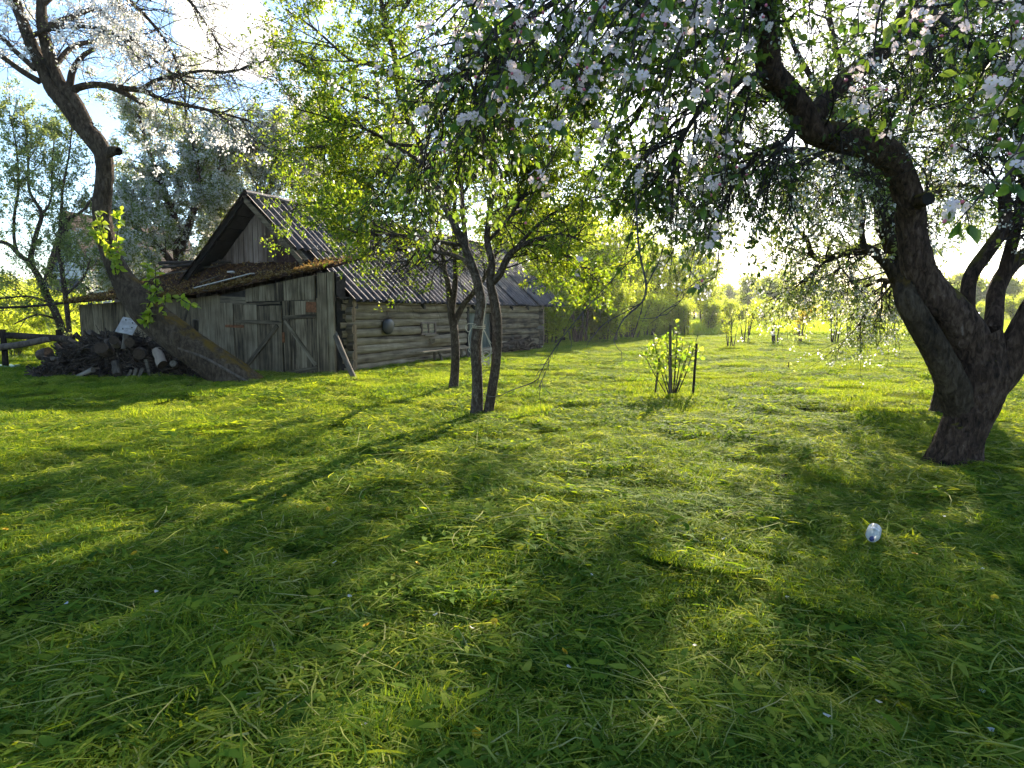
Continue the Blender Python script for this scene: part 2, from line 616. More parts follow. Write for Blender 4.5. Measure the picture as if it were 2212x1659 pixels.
# ------------------------------------------------------------------ ground
def lawn_material():
    m, Nn, Ll, b = new_mat('lawn soil and roots')
    tc = Nn.new('ShaderNodeTexCoord')
    n1 = Nn.new('ShaderNodeTexNoise')
    n1.inputs['Scale'].default_value = 1.7
    n1.inputs['Detail'].default_value = 10
    n1.inputs['Roughness'].default_value = .7
    Ll.new(tc.outputs['Object'], n1.inputs['Vector'])
    r = ramp(Nn, [(.3, (.018, .030, .008)), (.5, (.040, .066, .012)), (.72, (.075, .105, .018))])
    Ll.new(n1.outputs['Fac'], r.inputs[0])
    n2 = Nn.new('ShaderNodeTexNoise')
    n2.inputs['Scale'].default_value = 60
    n2.inputs['Detail'].default_value = 4
    Ll.new(tc.outputs['Object'], n2.inputs['Vector'])
    bp = Nn.new('ShaderNodeBump')
    bp.inputs['Strength'].default_value = .8
    bp.inputs['Distance'].default_value = .05
    Ll.new(n2.outputs['Fac'], bp.inputs['Height'])
    Ll.new(bp.outputs[0], b.inputs['Normal'])
    Ll.new(r.outputs[0], b.inputs['Base Color'])
    b.inputs['Roughness'].default_value = .95
    b.inputs['Specular IOR Level'].default_value = .1
    return m


def axis_coords(fine, lim, far):
    a = np.arange(-lim, lim + fine / 2, fine)
    e = [lim]
    st = fine
    while e[-1] < far:
        st *= 1.35
        e.append(e[-1] + st)
    e = np.array(e[1:])
    return np.concatenate([-e[::-1], a, e])


gx = axis_coords(.16, 14, 380)
gy = axis_coords(.16, 14, 380) + 12
XX, YY = np.meshgrid(gx, gy, indexing='ij')
mb = MB()
ni, nj = XX.shape
ii, jj = np.meshgrid(np.arange(ni - 1), np.arange(nj - 1), indexing='ij')
mb.add(np.stack([XX, YY, gz(XX, YY)], -1), np.stack([ii * nj + jj, (ii + 1) * nj + jj, (ii + 1) * nj + jj + 1, ii * nj + jj + 1], -1).reshape(-1, 4))
lawn = mb.build('ground', lawn_material(), kind='structure')

# ------------------------------------------------------------------ grass (geometry-node instances of blade patches)
grass_stops = [(0, (.018, .052, .012)), (.4, (.080, .155, .022)), (.7, (.165, .235, .030)), (.86, (.255, .30, .050)), (.96, (.32, .35, .10)), (1, (.42, .40, .18))]
grass_trans = [(0, (.07, .18, .010)), (.4, (.31, .45, .014)), (.8, (.60, .62, .020)), (1, (.60, .58, .10))]
M['grass'] = leaf_mat('mown grass blade', grass_stops, grass_trans, .46, .7, .02)
M['meadow'] = leaf_mat('meadow grass blade', [(0, (.07, .13, .012)), (1, (.16, .21, .02))], [(0, (.38, .56, .02)), (1, (.72, .78, .05))], .58, .5, .3)


def blades(mb, n, rad, ln, wd, pitch0, pitch1, z0, rg, tint=(0, 1), ori=None, seg=3, mat=0):
    a = rg.uniform(0, 2 * math.pi, n)
    rr = rad * np.sqrt(rg.random(n))
    base = np.stack([rr * np.cos(a), rr * np.sin(a), rg.uniform(z0[0], z0[1], n)], 1)
    az = rg.uniform(0, 2 * math.pi, n) if ori is None else rg.normal(ori, 1.0, n) + math.pi * rg.integers(0, 2, n)
    Ln = rg.uniform(ln[0], ln[1], n)
    W = rg.uniform(wd[0], wd[1], n)
    p0 = np.radians(rg.uniform(pitch0[0], pitch0[1], n))
    p1 = np.radians(rg.uniform(pitch1[0], pitch1[1], n))
    bend = rg.normal(0, .45, n)
    side = np.stack([-np.sin(az), np.cos(az), rg.normal(0, .35, n)], 1)
    pts = [base]
    for k in range(seg):
        f = (k + .5) / seg
        p = p0 + (p1 - p0) * f
        z = az + bend * f
        d = np.stack([np.cos(z) * np.cos(p), np.sin(z) * np.cos(p), np.sin(p)], 1)
        pts.append(pts[-1] + d * (Ln / seg)[:, None])
    P = np.stack(pts, 1)
    P[:, :, 2] = np.maximum(P[:, :, 2], .003)
    wprof = np.array([.8, 1.0, .8, .12])[:seg + 1] if seg == 3 else np.linspace(1, .15, seg + 1)
    Wk = W[:, None] * wprof[None] * .5
    V = np.stack([P - side[:, None] * Wk[..., None], P + side[:, None] * Wk[..., None]], 2)
    b0 = (np.arange(n) * (seg + 1) * 2)[:, None]
    k = np.arange(seg)[None] * 2
    F = np.stack([b0 + k, b0 + k + 1, b0 + k + 3, b0 + k + 2], -1).reshape(-1, 4)
    mb.add(V, F, mat, np.repeat(rg.uniform(tint[0], tint[1], n), seg))


def scatter(name, protos, pts, rot, scl, idx, **props):
    """one object: a point cloud mesh whose points carry instances of the prototype meshes"""
    c = bpy.data.collections.new(name + '_blade_patches')
    for k, me in enumerate(protos):
        o = bpy.data.objects.new(f'{name}_patch_{k:02d}', me)
        c.objects.link(o)
    me = bpy.data.meshes.new(name)
    me.vertices.add(len(pts))
    me.vertices.foreach_set('co', np.asarray(pts, np.float32).ravel())
    for nm, ty, dat, key in (('rot', 'FLOAT_VECTOR', rot, 'vector'), ('scl', 'FLOAT_VECTOR', scl, 'vector'), ('pick', 'INT', idx, 'value')):
        a = me.attributes.new(nm, ty, 'POINT')
        a.data.foreach_set(key, np.asarray(dat, np.int32 if ty == 'INT' else np.float32).ravel())
    for p in protos[0].materials:
        me.materials.append(p)
    o = link(name, me, **props)
    g = bpy.data.node_groups.new(name + '_scatter', 'GeometryNodeTree')
    g.interface.new_socket('Geometry', in_out='INPUT', socket_type='NodeSocketGeometry')
    g.interface.new_socket('Geometry', in_out='OUTPUT', socket_type='NodeSocketGeometry')
    gi, go = g.nodes.new('NodeGroupInput'), g.nodes.new('NodeGroupOutput')
    ip = g.nodes.new('GeometryNodeInstanceOnPoints')
    ci = g.nodes.new('GeometryNodeCollectionInfo')
    ci.inputs['Collection'].default_value = c
    ci.inputs['Separate Children'].default_value = True
    ci.inputs['Reset Children'].default_value = True
    ip.inputs['Pick Instance'].default_value = True

    def named(nm, ty):
        a = g.nodes.new('GeometryNodeInputNamedAttribute')
        a.data_type = ty
        a.inputs['Name'].default_value = nm
        return a.outputs['Attribute']
    g.links.new(gi.outputs[0], ip.inputs['Points'])
    g.links.new(ci.outputs[0], ip.inputs['Instance'])
    g.links.new(named('pick', 'INT'), ip.inputs['Instance Index'])
    g.links.new(named('rot', 'FLOAT_VECTOR'), ip.inputs['Rotation'])
    g.links.new(named('scl', 'FLOAT_VECTOR'), ip.inputs['Scale'])
    g.links.new(ip.outputs[0], go.inputs[0])
    md = o.modifiers.new('scatter', 'NODES')
    md.node_group = g
    return o


def in_view(x, y, margin=2.5):
    return (y > -1.0) & (np.abs(x) < y * .80 + margin)


def barn_clear(x, y):
    """True where no grass grows: under the barn and the lean-to"""
    dx, dy = x - C0[0], y - C0[1]
    lx = dx * BX[0] + dy * BX[1]
    ly = dx * BY[0] + dy * BY[1]
    return ~(((lx > -BW) & (lx < -.05) & (ly > -.1) & (ly < BL)) | ((lx > -7.5) & (lx < -.1) & (ly > -.62) & (ly <= 0)))


# barn frame: origin at the near corner of the log wall, local x out of that wall, local y along it
BROT = -math.atan((1724 - CX) / FPX) - R(.2)
BX = (math.cos(BROT), math.sin(BROT))
BY = (-math.sin(BROT), math.cos(BROT))
C0 = on_ground(748, 808)
_far = on_ground(1157, 752.5)
BL = (_far[0] - C0[0]) * BY[0] + (_far[1] - C0[1]) * BY[1]
BW = 4.7

rg = np.random.default_rng(5)
protos = []
PR = .37
for k in range(8):                      # matted clippings over short stubble, tinted darker for the shaded gaps
    b = MB()
    if k < 4:
        blades(b, 1000, PR, (.04, .12), (.0035, .0065), (-8, 24), (-30, 14), (.006, .045), rg, (.1, .78), None)
        blades(b, 160, PR, (.08, .20), (.0035, .006), (-6, 20), (-20, 8), (.015, .05), rg, (.5, 1.0), 0.0)
        blades(b, 1300, PR, (.025, .07), (.0035, .0065), (0, 55), (-30, 25), (0, .03), rg, (.0, .65), None, 2)
        blades(b, 95, PR, (.04, .10), (.012, .030), (0, 25), (-25, 5), (.02, .05), rg, (.35, .85), None)
        blades(b, 14, PR, (.20, .42), (.004, .006), (0, 10), (-8, 2), (.035, .055), rg, (.90, 1.0), 0.0)
    elif k < 6:                         # standing stubble, fresh green
        blades(b, 2300, PR, (.025, .06), (.0035, .006), (30, 85), (-5, 60), (0, .01), rg, (.1, .75), None, 2)
        blades(b, 480, PR, (.05, .16), (.0035, .006), (-4, 20), (-22, 4), (.015, .045), rg, (.3, .97), 0.2)
        blades(b, 60, PR, (.04, .09), (.012, .026), (0, 40), (-25, 5), (.01, .04), rg, (.3, .8), None)
    else:                               # leafy weeds among it
        blades(b, 1500, PR, (.025, .07), (.0035, .006), (15, 80), (-15, 40), (0, .02), rg, (.05, .7), None, 2)
        blades(b, 330, PR, (.04, .11), (.012, .032), (0, 45), (-30, 5), (.0, .04), rg, (.1, .65), None)
        blades(b, 420, PR, (.06, .18), (.0035, .006), (-4, 20), (-22, 4), (.02, .05), rg, (.3, 1.0), 0.0)
    protos.append(b.mesh('grass_patch', M['grass']))


def jitter_grid(x0, x1, y0, y1, st, rg):
    X, Y = np.meshgrid(np.arange(x0, x1, st), np.arange(y0, y1, st))
    X, Y = X.ravel(), Y.ravel()
    return X + rg.uniform(-.5, .5, X.shape) * st, Y + rg.uniform(-.5, .5, Y.shape) * st


def grass_points(x, y, rg, smin, smax, tilt=.12, lift=0.0, flat=.9):
    z = gz(x, y) + lift
    yaw = rg.normal(.1, 1.1, len(x)) + (vnoise(x * .4, y * .4, 9) - .5) * 3.0 + math.pi * rg.integers(0, 2, len(x))
    rot = np.stack([rg.normal(0, tilt * .6, len(x)), rg.normal(0, tilt * .6, len(x)), yaw], 1)
    kind = vnoise(x * .8, y * 1.3, 21) * .75 + vnoise(x * 2.6, y * 2.6, 22) * .4
    pick = np.where(kind < .50, rg.integers(4, 6, len(x)), np.where(kind < .60, rg.integers(6, 8, len(x)), rg.integers(0, 4, len(x))))
    scl = rg.uniform(smin, smax, len(x)) * (.8 + .45 * vnoise(x * 1.5, y * 1.5, 33))
    return np.stack([x, y, z], 1), rot, np.stack([scl, scl, scl * flat], 1), pick


for k in range(8):                      # coarser patches for the middle distance: short clumps, little order
    b = MB()
    if k < 4:
        blades(b, 640, PR, (.035, .10), (.007, .013), (-8, 35), (-30, 15), (.0, .05), rg, (.05, .85), None, 2)
        blades(b, 700, PR, (.03, .065), (.006, .011), (0, 70), (-30, 40), (0, .02), rg, (.0, .7), None, 2)
        blades(b, 110, PR, (.04, .09), (.015, .030), (0, 40), (-25, 0), (.02, .05), rg, (.3, .8), None, 2)
    elif k < 6:
        blades(b, 1700, PR, (.03, .075), (.004, .008), (40, 88), (5, 70), (0, .01), rg, (.2, .9), None, 2)
        blades(b, 180, PR, (.06, .14), (.004, .008), (0, 20), (-20, 0), (.02, .05), rg, (.3, 1.0), 0.2, 2)
    else:
        blades(b, 1100, PR, (.03, .08), (.005, .009), (30, 85), (0, 50), (0, .02), rg, (.05, .7), None, 2)
        blades(b, 200, PR, (.04, .10), (.014, .030), (5, 50), (-25, 5), (.0, .05), rg, (.1, .55), None, 2)
    protos.append(b.mesh('grass_patch', M['grass']))
for k in range(6):                      # raked lumps of clippings, loose and domed, tinted paler as lit tips
    b = MB()
    n_, r_ = 460, .13 + .022 * k
    q = MB()
    blades(q, n_, r_, (.035, .12), (.004, .009), (-30, 50), (-50, 25), (.0, .01), rg, (.45, 1.0), None, 2)
    v_, (f_, m_, rn_, sm_) = q.v[0].copy(), q.f[0]
    rad_ = np.hypot(v_[:, 0], v_[:, 1]) / r_
    hgt = np.repeat(rg.random(n_), 6)
    v_[:, 2] += np.clip(1 - rad_ ** 2, 0, 1) * (.055 + .010 * k) * (.3 + .7 * hgt)
    b.add(v_, f_, m_, rn_, sm_)
    protos.append(b.mesh('grass_patch', M['grass']))
x, y = jitter_grid(-10, 10, .2, 8.5, .36, rg)
k = in_view(x, y, 2.0)
x, y = x[k], y[k]
A1 = grass_points(x, y, rg, .85, 1.2)
A1 = (A1[0] + np.array([0, 0, 1.]) * (rg.random(len(x)) ** 2.5 * .045)[:, None],) + A1[1:]
x2, y2 = jitter_grid(-34, 34, 7.0, 41, .46, rg)
k = in_view(x2, y2, 3.0) & barn_clear(x2, y2) & (y2 > 7.0 + 1.6 * rg.random(len(y2)))
x2, y2 = x2[k], y2[k]
A2 = grass_points(x2, y2, rg, .95, 1.45, .10, 0.0, .85)
A2 = (A2[0] + np.array([0, 0, 1.]) * (rg.random(len(x2)) ** 3 * .06)[:, None], A2[1], A2[2], A2[3] + 8)
x4, y4 = jitter_grid(-30, 30, .6, 36, .33, rg)
k = in_view(x4, y4, 2.0) & barn_clear(x4, y4) & (vnoise(x4 * .9, y4 * 1.5, 91) + .5 * vnoise(x4 * 3, y4 * 3, 92) > .58) & (rg.random(len(x4)) < .85)
x4, y4 = x4[k], y4[k]
A3 = grass_points(x4, y4, rg, .8, 1.35, .1)
A3 = (A3[0] + np.array([0, 0, .012]), A3[1], A3[2], 16 + rg.integers(0, 6, len(x4)))
scatter('mown_grass', protos, *[np.concatenate([a, b_, c_]) for a, b_, c_ in zip(A1, A2, A3)],
        kind='stuff', label='freshly mown green grass lying in swathes over the yard', category='grass')

protos2 = []
for k in range(4):
    b = MB()
    blades(b, 420, .8, (.35, .8), (.010, .02), (60, 88), (20, 75), (0, .02), rg, (0, 1), None, 3)
    blades(b, 60, .8, (.3, .5), (.03, .06), (40, 80), (0, 40), (0, .1), rg, (0, .8), None, 3)
    protos2.append(b.mesh('meadow_patch', M['meadow']))
x, y = jitter_grid(-75, 75, 39.5, 105, 1.05, rg)
edge = 40.5 + 2.0 * vnoise(x * .2, y * 0, 41)
k = (np.abs(x) < y * .8 + 4) & (y > edge) & ~((x < -9) & (y < 30))
x, y = x[k], y[k]
x3, y3 = jitter_grid(-34, -12, 25, 42, 1.0, rg)
x, y = np.concatenate([x, x3]), np.concatenate([y, y3])
scatter('meadow_grass', protos2, np.stack([x, y, gz(x, y) * 0], 1), np.stack([x * 0, x * 0, rg.uniform(0, 6.28, len(x))], 1),
        np.repeat((rg.uniform(.55, 1.15, len(x)) * (.7 + .6 * vnoise(x * .3, y * .3, 51)))[:, None], 3, 1), rg.integers(0, 4, len(x)),
        kind='stuff', label='tall sunlit meadow grass beyond the mown yard', category='grass')

# ------------------------------------------------------------------ building materials
GREY_WOOD = [(.28, (.03, .023, .015)), (.5, (.125, .098, .062)), (.78, (.27, .225, .155))]
M['wood_z'] = grain_mat('weathered plank upright', [(.28, (.028, .021, .013)), (.5, (.135, .103, .062)), (.78, (.30, .24, .155))], (16, 16, .9), 1.4, .55, .9, per_object=.2)
M['wood_x'] = grain_mat('weathered plank lengthwise', GREY_WOOD, (.9, 16, 16), 1.4, .55, .9, per_object=.3)
M['log'] = grain_mat('weathered hewn log', [(.30, (.03, .022, .014)), (.46, (.16, .122, .076)), (.62, (.25, .195, .125)), (.82, (.43, .36, .255))], (16, .55, 12), 1.3, .7, .9, per_object=.3, dist=.015)
M['log_x'] = grain_mat('weathered log crosswise', [(.25, (.05, .04, .03)), (.5, (.17, .14, .105)), (.78, (.32, .28, .22))], (.55, 16, 12), 1.3, .7, .9, per_object=.3, dist=.015)
M['log_end'] = plain('sawn log end', (.20, .135, .08), .9, .1, .45, 14)
M['gable'] = grain_mat('dark gable board', [(.25, (.04, .027, .021)), (.5, (.13, .092, .070)), (.78, (.25, .19, .155))], (18, 18, .8), 1.5, .6, .9, per_object=.4)
M['maroon'] = grain_mat('dark red painted board', [(.3, (.022, .011, .010)), (.7, (.050, .022, .019))], (1, 10, 8), 1.4, .3, .8)
M['dark_wood'] = grain_mat('dark wood and lining', [(.3, (.012, .011, .010)), (.7, (.045, .038, .032))], (3, 3, 3), 2, .4, .9)
M['rust'] = plain('rusty iron', (.15, .060, .025), .9, .2, .5, 18)
M['green_door'] = grain_mat('faded green door board', [(.25, (.05, .06, .05)), (.6, (.13, .15, .125)), (.8, (.2, .22, .19))], (16, 16, .9), 1.4, .4, .85, per_object=.2)
M['pane'] = plain('dusty window pane', (.045, .05, .05), .25, .5, .3, 5)
M['white_wood'] = plain('pale bleached wood', (.52, .49, .45), .8, .2, .25, 6)


def asbestos(name, brown):
    m, Nn, Ll, b = new_mat(name)
    tc = Nn.new('ShaderNodeTexCoord')
    oi = Nn.new('ShaderNodeObjectInfo')
    va = Nn.new('ShaderNodeVectorMath')
    va.operation = 'ADD'
    cb = Nn.new('ShaderNodeCombineXYZ')
    mu = Nn.new('ShaderNodeMath')
    mu.operation = 'MULTIPLY'
    mu.inputs[1].default_value = 40
    Ll.new(oi.outputs['Random'], mu.inputs[0])
    for k in range(3):
        Ll.new(mu.outputs[0], cb.inputs[k])
    Ll.new(tc.outputs['Object'], va.inputs[0])
    Ll.new(cb.outputs[0], va.inputs[1])
    n1 = Nn.new('ShaderNodeTexNoise')
    n1.inputs['Scale'].default_value = 3.2
    n1.inputs['Detail'].default_value = 9
    n1.inputs['Roughness'].default_value = .7
    Ll.new(va.outputs[0], n1.inputs['Vector'])
    n2 = Nn.new('ShaderNodeTexNoise')
    n2.inputs['Scale'].default_value = 26
    n2.inputs['Detail'].default_value = 5
    Ll.new(va.outputs[0], n2.inputs['Vector'])
    r = ramp(Nn, [(.28, (.026, .020, .017)), (.5, (.075, .060, .052)), (.68, (.145, .122, .108))])
    Ll.new(n1.outputs['Fac'], r.inputs[0])
    r2 = ramp(Nn, [(.50, (0, 0, 0)), (.66, (1, 1, 1))])
    Ll.new(n2.outputs['Fac'], r2.inputs[0])
    mm = Nn.new('ShaderNodeMath')
    mm.operation = 'MULTIPLY'
    mm.inputs[1].default_value = brown
    Ll.new(r2.outputs[0], mm.inputs[0])
    mx = Nn.new('ShaderNodeMix')
    mx.data_type = 'RGBA'
    Ll.new(mm.outputs[0], mx.inputs['Factor'])
    Ll.new(r.outputs[0], mx.inputs[6])
    mx.inputs[7].default_value = (.062, .034, .020, 1)
    Ll.new(mx.outputs[2], b.inputs['Base Color'])
    b.inputs['Roughness'].default_value = .62
    b.inputs['Specular IOR Level'].default_value = .35
    bp = Nn.new('ShaderNodeBump')
    bp.inputs['Strength'].default_value = .35
    bp.inputs['Distance'].default_value = .01
    Ll.new(n2.outputs['Fac'], bp.inputs['Height'])
    Ll.new(bp.outputs[0], b.inputs['Normal'])
    return m


M['asbestos'] = asbestos('grey corrugated sheet', .75)
M['asbestos_new'] = asbestos('bluish corrugated sheet', .2)

# ------------------------------------------------------------------ log barn
barn = empty('log_barn', C0, BROT, label='old grey log barn under a steep corrugated gable roof', category='barn')
WALL_H = 1.60
RIDGE_Z, EAVE_Z, EAVE_X = 4.14, 1.70, .30
OVER0, OVER1 = .52, 1.7          # roof overhang at the near and the far gable


def in_barn(px, py, plane, val):
    """hit of a picture ray with the barn-frame plane x = val or y = val, in barn coordinates"""
    d = cam_dir(px, py)
    o = np.array([0 - C0[0], 0 - C0[1], H])
    lo = np.array([o[0] * BX[0] + o[1] * BX[1], o[0] * BY[0] + o[1] * BY[1], H])
    ld = np.array([d.x * BX[0] + d.y * BX[1], d.x * BY[0] + d.y * BY[1], d.z])
    a = 0 if plane == 'x' else 1
    t = (val - lo[a]) / ld[a]
    return lo + ld * t


def log_mesh(length, r, axis, seed, along=20, k=12, flat=.82):
    rg_ = np.random.default_rng(seed)
    s = np.linspace(0, length, along)
    cz = np.cumsum(rg_.normal(0, .006, along))
    cx = np.cumsum(rg_.normal(0, .003, along))
    rad = r * (1 + .06 * np.interp(s, np.linspace(0, length, 6), rg_.normal(0, 1, 6)) * .8)
    th = np.linspace(0, 2 * math.pi, k, endpoint=False)
    c, sn = np.cos(th), np.sin(th)
    sx = np.sign(c) * np.abs(c) ** .85 * flat
    sz = np.sign(sn) * np.abs(sn) ** .95
    wob = 1 + rg_.normal(0, .035, (along, k))
    X = cx[:, None] + rad[:, None] * sx[None] * wob
    Z = cz[:, None] + rad[:, None] * sz[None] * wob
    S = np.broadcast_to(s[:, None], X.shape)
    V = np.stack([X, S, Z], -1) if axis == 'y' else np.stack([S, X, Z], -1)
    mb_ = MB()
    i, j = np.meshgrid(np.arange(along - 1), np.arange(k), indexing='ij')
    j2 = (j + 1) % k
    F = np.stack([i * k + j, (i + 1) * k + j, (i + 1) * k + j2, i * k + j2], -1).reshape(-1, 4)
    mb_.add(V.reshape(-1, 3), F, 0, .5)
    for e in (0, along - 1):
        ring = V[e]
        cc = ring.mean(0)
        mb_.add(np.vstack([ring, cc]), [((a + 1) % k, a, k) if (e == 0) == (axis == 'x') else (a, (a + 1) % k, k) for a in range(k)], 1, .5, False)
    return mb_


NLOG = 8
LH = WALL_H / NLOG
# door opening in the long wall
d0 = in_barn(1004, 700, 'x', 0)[1]
d1 = in_barn(1066, 700, 'x', 0)[1]
mb = MB()  # added dark linings inside the four log walls, stopping light leaks
box_mesh(mb, (-.10, .05, .02), (-.04, d0, WALL_H + .1))
box_mesh(mb, (-.10, d1, .02), (-.04, BL - .05, WALL_H + .1))
long_wall = mb.build('wall', M['dark_wood'], barn)
mb = MB()
box_mesh(mb, (-BW + .05, .04, .02), (-.11, .10, WALL_H + .6))
gable_wall = mb.build('wall', M['dark_wood'], barn)
mb = MB()
box_mesh(mb, (-BW + .05, BL - .10, .02), (-.11, BL - .04, WALL_H + .6))
far_wall = mb.build('wall', M['dark_wood'], barn)
mb = MB()
box_mesh(mb, (-BW + .04, .11, .02), (-BW + .10, BL - .11, WALL_H + .1))
back_wall = mb.build('wall', M['dark_wood'], barn)
for k in range(NLOG):
    z = LH * (k + .5) + .02
    ext = .16 + .05 * ((k * 7) % 3)
    r_ = LH * (.505 + .02 * ((k * 5) % 3))
    if .3 < z < WALL_H - .1:
        o = log_mesh(d0 + ext, r_, 'y', 100 + k).build('log', [M['log'], M['log_end']], long_wall)
        o.location = (0, -ext, z)
        o = log_mesh(BL - d1 + .25, r_, 'y', 140 + k).build('log', [M['log'], M['log_end']], long_wall)
        o.location = (0, d1, z + .01)
    else:
        o = log_mesh(BL + ext + .25, r_, 'y', 100 + k, 30).build('log', [M['log'], M['log_end']], long_wall)
        o.location = (0, -ext, z)
    o = log_mesh(BW + .45, r_, 'x', 200 + k).build('log', [M['log_x'], M['log_end']], gable_wall)
    o.location = (-BW - .2, .02, z + LH * .5)
    o = log_mesh(BW + .45, r_, 'x', 240 + k).build('log', [M['log_x'], M['log_end']], far_wall)
    o.location = (-BW - .2, BL - .02, z + LH * .5)
    o = log_mesh(BL + .4, r_, 'y', 280 + k).build('log', [M['log'], M['log_end']], back_wall)
    o.location = (-BW, -.2, z)
# stone footing at the far corner, pale
mb = MB()
box_mesh(mb, (-.35, BL - .25, -.1), (.12, BL + .25, .06), 0, .03)
mb.build('footing', M['white_wood'], barn)
# door in the long wall
dh = WALL_H - .12
door = MB()
box_mesh(door, (-.16, d0 + .02, .06), (-.13, d1 - .02, dh))
door = door.build('door', M['dark_wood'], barn)
dn = 7
for k in range(dn):
    a, b_ = d0 + .05 + (d1 - d0 - .1) * k / dn, d0 + .05 + (d1 - d0 - .1) * (k + 1) / dn - .012
    mb = MB()
    box_mesh(mb, (-.03 - .01 * (k % 2), 0, 0), (0, b_ - a, dh - .14), 0, .004)
    o = mb.build('plank', M['green_door'], door)
    o.location = (-.09, a, .08)
for yy in (d0, d1 - .12):
    mb = MB()
    box_mesh(mb, (-.10, 0, 0), (.10, .12, dh + .05), 0, .006)
    o = mb.build('door_post', M['dark_wood'], barn)
    o.location = (0, yy, .05)
# small window
wy0, wz1 = in_barn(908, 696, 'x', .08)[1:]
wy1, wz0 = in_barn(940, 722, 'x', .08)[1:]
win = MB()
box_mesh(win, (.06, wy0 + .03, wz0 + .03), (.085, wy1 - .03, wz1 - .03))
win = win.build('window', M['dark_wood'], barn)
for nm, lo, hi in (('frame', (.085, wy0, wz0), (.125, wy1, wz0 + .045)), ('frame', (.085, wy0, wz1 - .045), (.125, wy1, wz1)),
                   ('frame', (.085, wy0, wz0 + .047), (.122, wy0 + .07, wz1 - .047)), ('frame', (.085, wy1 - .07, wz0 + .047), (.122, wy1, wz1 - .047)),
                   ('frame', (.088, (wy0 + wy1) / 2 - .03, wz0 + .047), (.115, (wy0 + wy1) / 2 + .03, wz1 - .047))):
    mb = MB()
    box_mesh(mb, lo, hi)
    mb.build(nm, M['gable'], win)
ym = (wy0 + wy1) / 2
for a, b_ in ((wy0 + .072, ym - .032), (ym + .032, wy1 - .072)):
    mb = MB()
    box_mesh(mb, (.09, a, wz0 + .05), (.098, b_, wz1 - .05))
    mb.build('pane', M['pane'], win)

# gable of upright boards
slope = (RIDGE_Z - EAVE_Z) / (BW / 2 + EAVE_X)
gb = MB()
gz0 = WALL_H + .1
gtop = RIDGE_Z - .30
def roof_z(x):
    return RIDGE_Z - abs(x + BW / 2) * slope
V = [(-BW + .12, -.05, gz0), (-.12, -.05, gz0), (-BW / 2, -.05, gtop + .05), (-BW + .12, 0, gz0), (-.12, 0, gz0), (-BW / 2, 0, gtop + .05)]
gb.add(V, [(0, 1, 2), (5, 4, 3)], 0, .5, False)
gb.add(V, [(0, 3, 4, 1), (1, 4, 5, 2), (2, 5, 3, 0)], 0, .5, False)
gable = gb.build('gable', M['dark_wood'], barn)
xs = -BW + .2
rr = random.Random(3)
while xs < -.25:
    wd = rr.uniform(.10, .19)
    x1 = min(xs + wd, -.2)
    mb = MB()
    top0, top1 = roof_z(xs) - .32, roof_z(x1) - .32
    y0 = -.085 - rr.uniform(0, .015)
    zb = gz0 + rr.uniform(0, .05)
    if min(top0, top1) > zb + .05:
        V = [(xs, y0, zb), (x1 - .012, y0, zb), (x1 - .012, y0, top1), (xs, y0, top0), (xs, -.056, zb), (x1 - .012, -.056, zb), (x1 - .012, -.056, top1), (xs, -.056, top0)]
        mb.add(V, [(0, 1, 2, 3), (5, 4, 7, 6), (0, 4, 5, 1), (1, 5, 6, 2), (2, 6, 7, 3), (3, 7, 4, 0)], 0, .5, False)
        mb.build('plank', M['gable'], gable)
    xs = x1
p0, p1 = in_barn(598, 530, 'y', -.12), in_barn(660, 566, 'y', -.12)
mb = MB()
zt_ = in_barn(598, 531, 'y', -.12)[2]
xr0, xr1 = -BW / 2 + (RIDGE_Z - .34 - 2.45) / slope, -BW / 2 + (RIDGE_Z - .34 - zt_) / slope
mb.add([(p0[0], -.13, 2.45), (xr0, -.13, 2.45), (xr1, -.13, zt_), (p0[0], -.13, zt_), (p0[0], -.108, 2.45), (xr0, -.108, 2.45), (xr1, -.108, zt_), (p0[0], -.108, zt_)],
       [(0, 1, 2, 3), (5, 4, 7, 6), (0, 4, 5, 1), (1, 5, 6, 2), (2, 6, 7, 3), (3, 7, 4, 0)], 0, .5, False)
mb.build('cover_board', M['maroon'], gable, label='dark red board across the foot of the gable')

# roof: purlins and rafters, corrugated sheets in two rows a side, ridge caps, barge boards
rb = MB()
for sgn in (-1, 1):
    for f in np.linspace(.04, .97, 9):
        xx = -BW / 2 + sgn * f * (BW / 2 + EAVE_X - .05)
        zz = roof_z(xx) - .075
        V = np.array([(xx - .05, -OVER0 + .05, zz - .02), (xx + .05, -OVER0 + .05, zz - .02 - sgn * 0), (xx + .05, BL + OVER1 - .05, zz - .02), (xx - .05, BL + OVER1 - .05, zz - .02)])
        V2 = V + np.array([0, 0, .035])
        rb.add(np.vstack([V, V2]), [(0, 3, 2, 1), (4, 5, 6, 7), (0, 1, 5, 4), (1, 2, 6, 5), (2, 3, 7, 6), (3, 0, 4, 7)], 0, .5, False)
    # boarding under the sheets
    xe = -BW / 2 + sgn * (BW / 2 + EAVE_X - .08)
    V = [(-BW / 2, -OVER0 + .08, RIDGE_Z - .13), (-BW / 2, BL + OVER1 - .08, RIDGE_Z - .13), (xe, BL + OVER1 - .08, roof_z(xe) - .13), (xe, -OVER0 * (sgn < 0) + .08, roof_z(xe) - .13)]
    V2 = [(a, b_, c + .012) for a, b_, c in V]
    rb.add(np.array(V + V2), [(0, 1, 2, 3), (4, 7, 6, 5), (0, 4, 5, 1), (1, 5, 6, 2), (2, 6, 7, 3), (3, 7, 4, 0)], 0, .5, False)
roof = rb.build('roof', M['dark_wood'], barn)

run = BW / 2 + EAVE_X
SL = math.hypot(run, RIDGE_Z - EAVE_Z)
WAVE, AMP = .26, .040
NW = 4
SHW = WAVE * NW


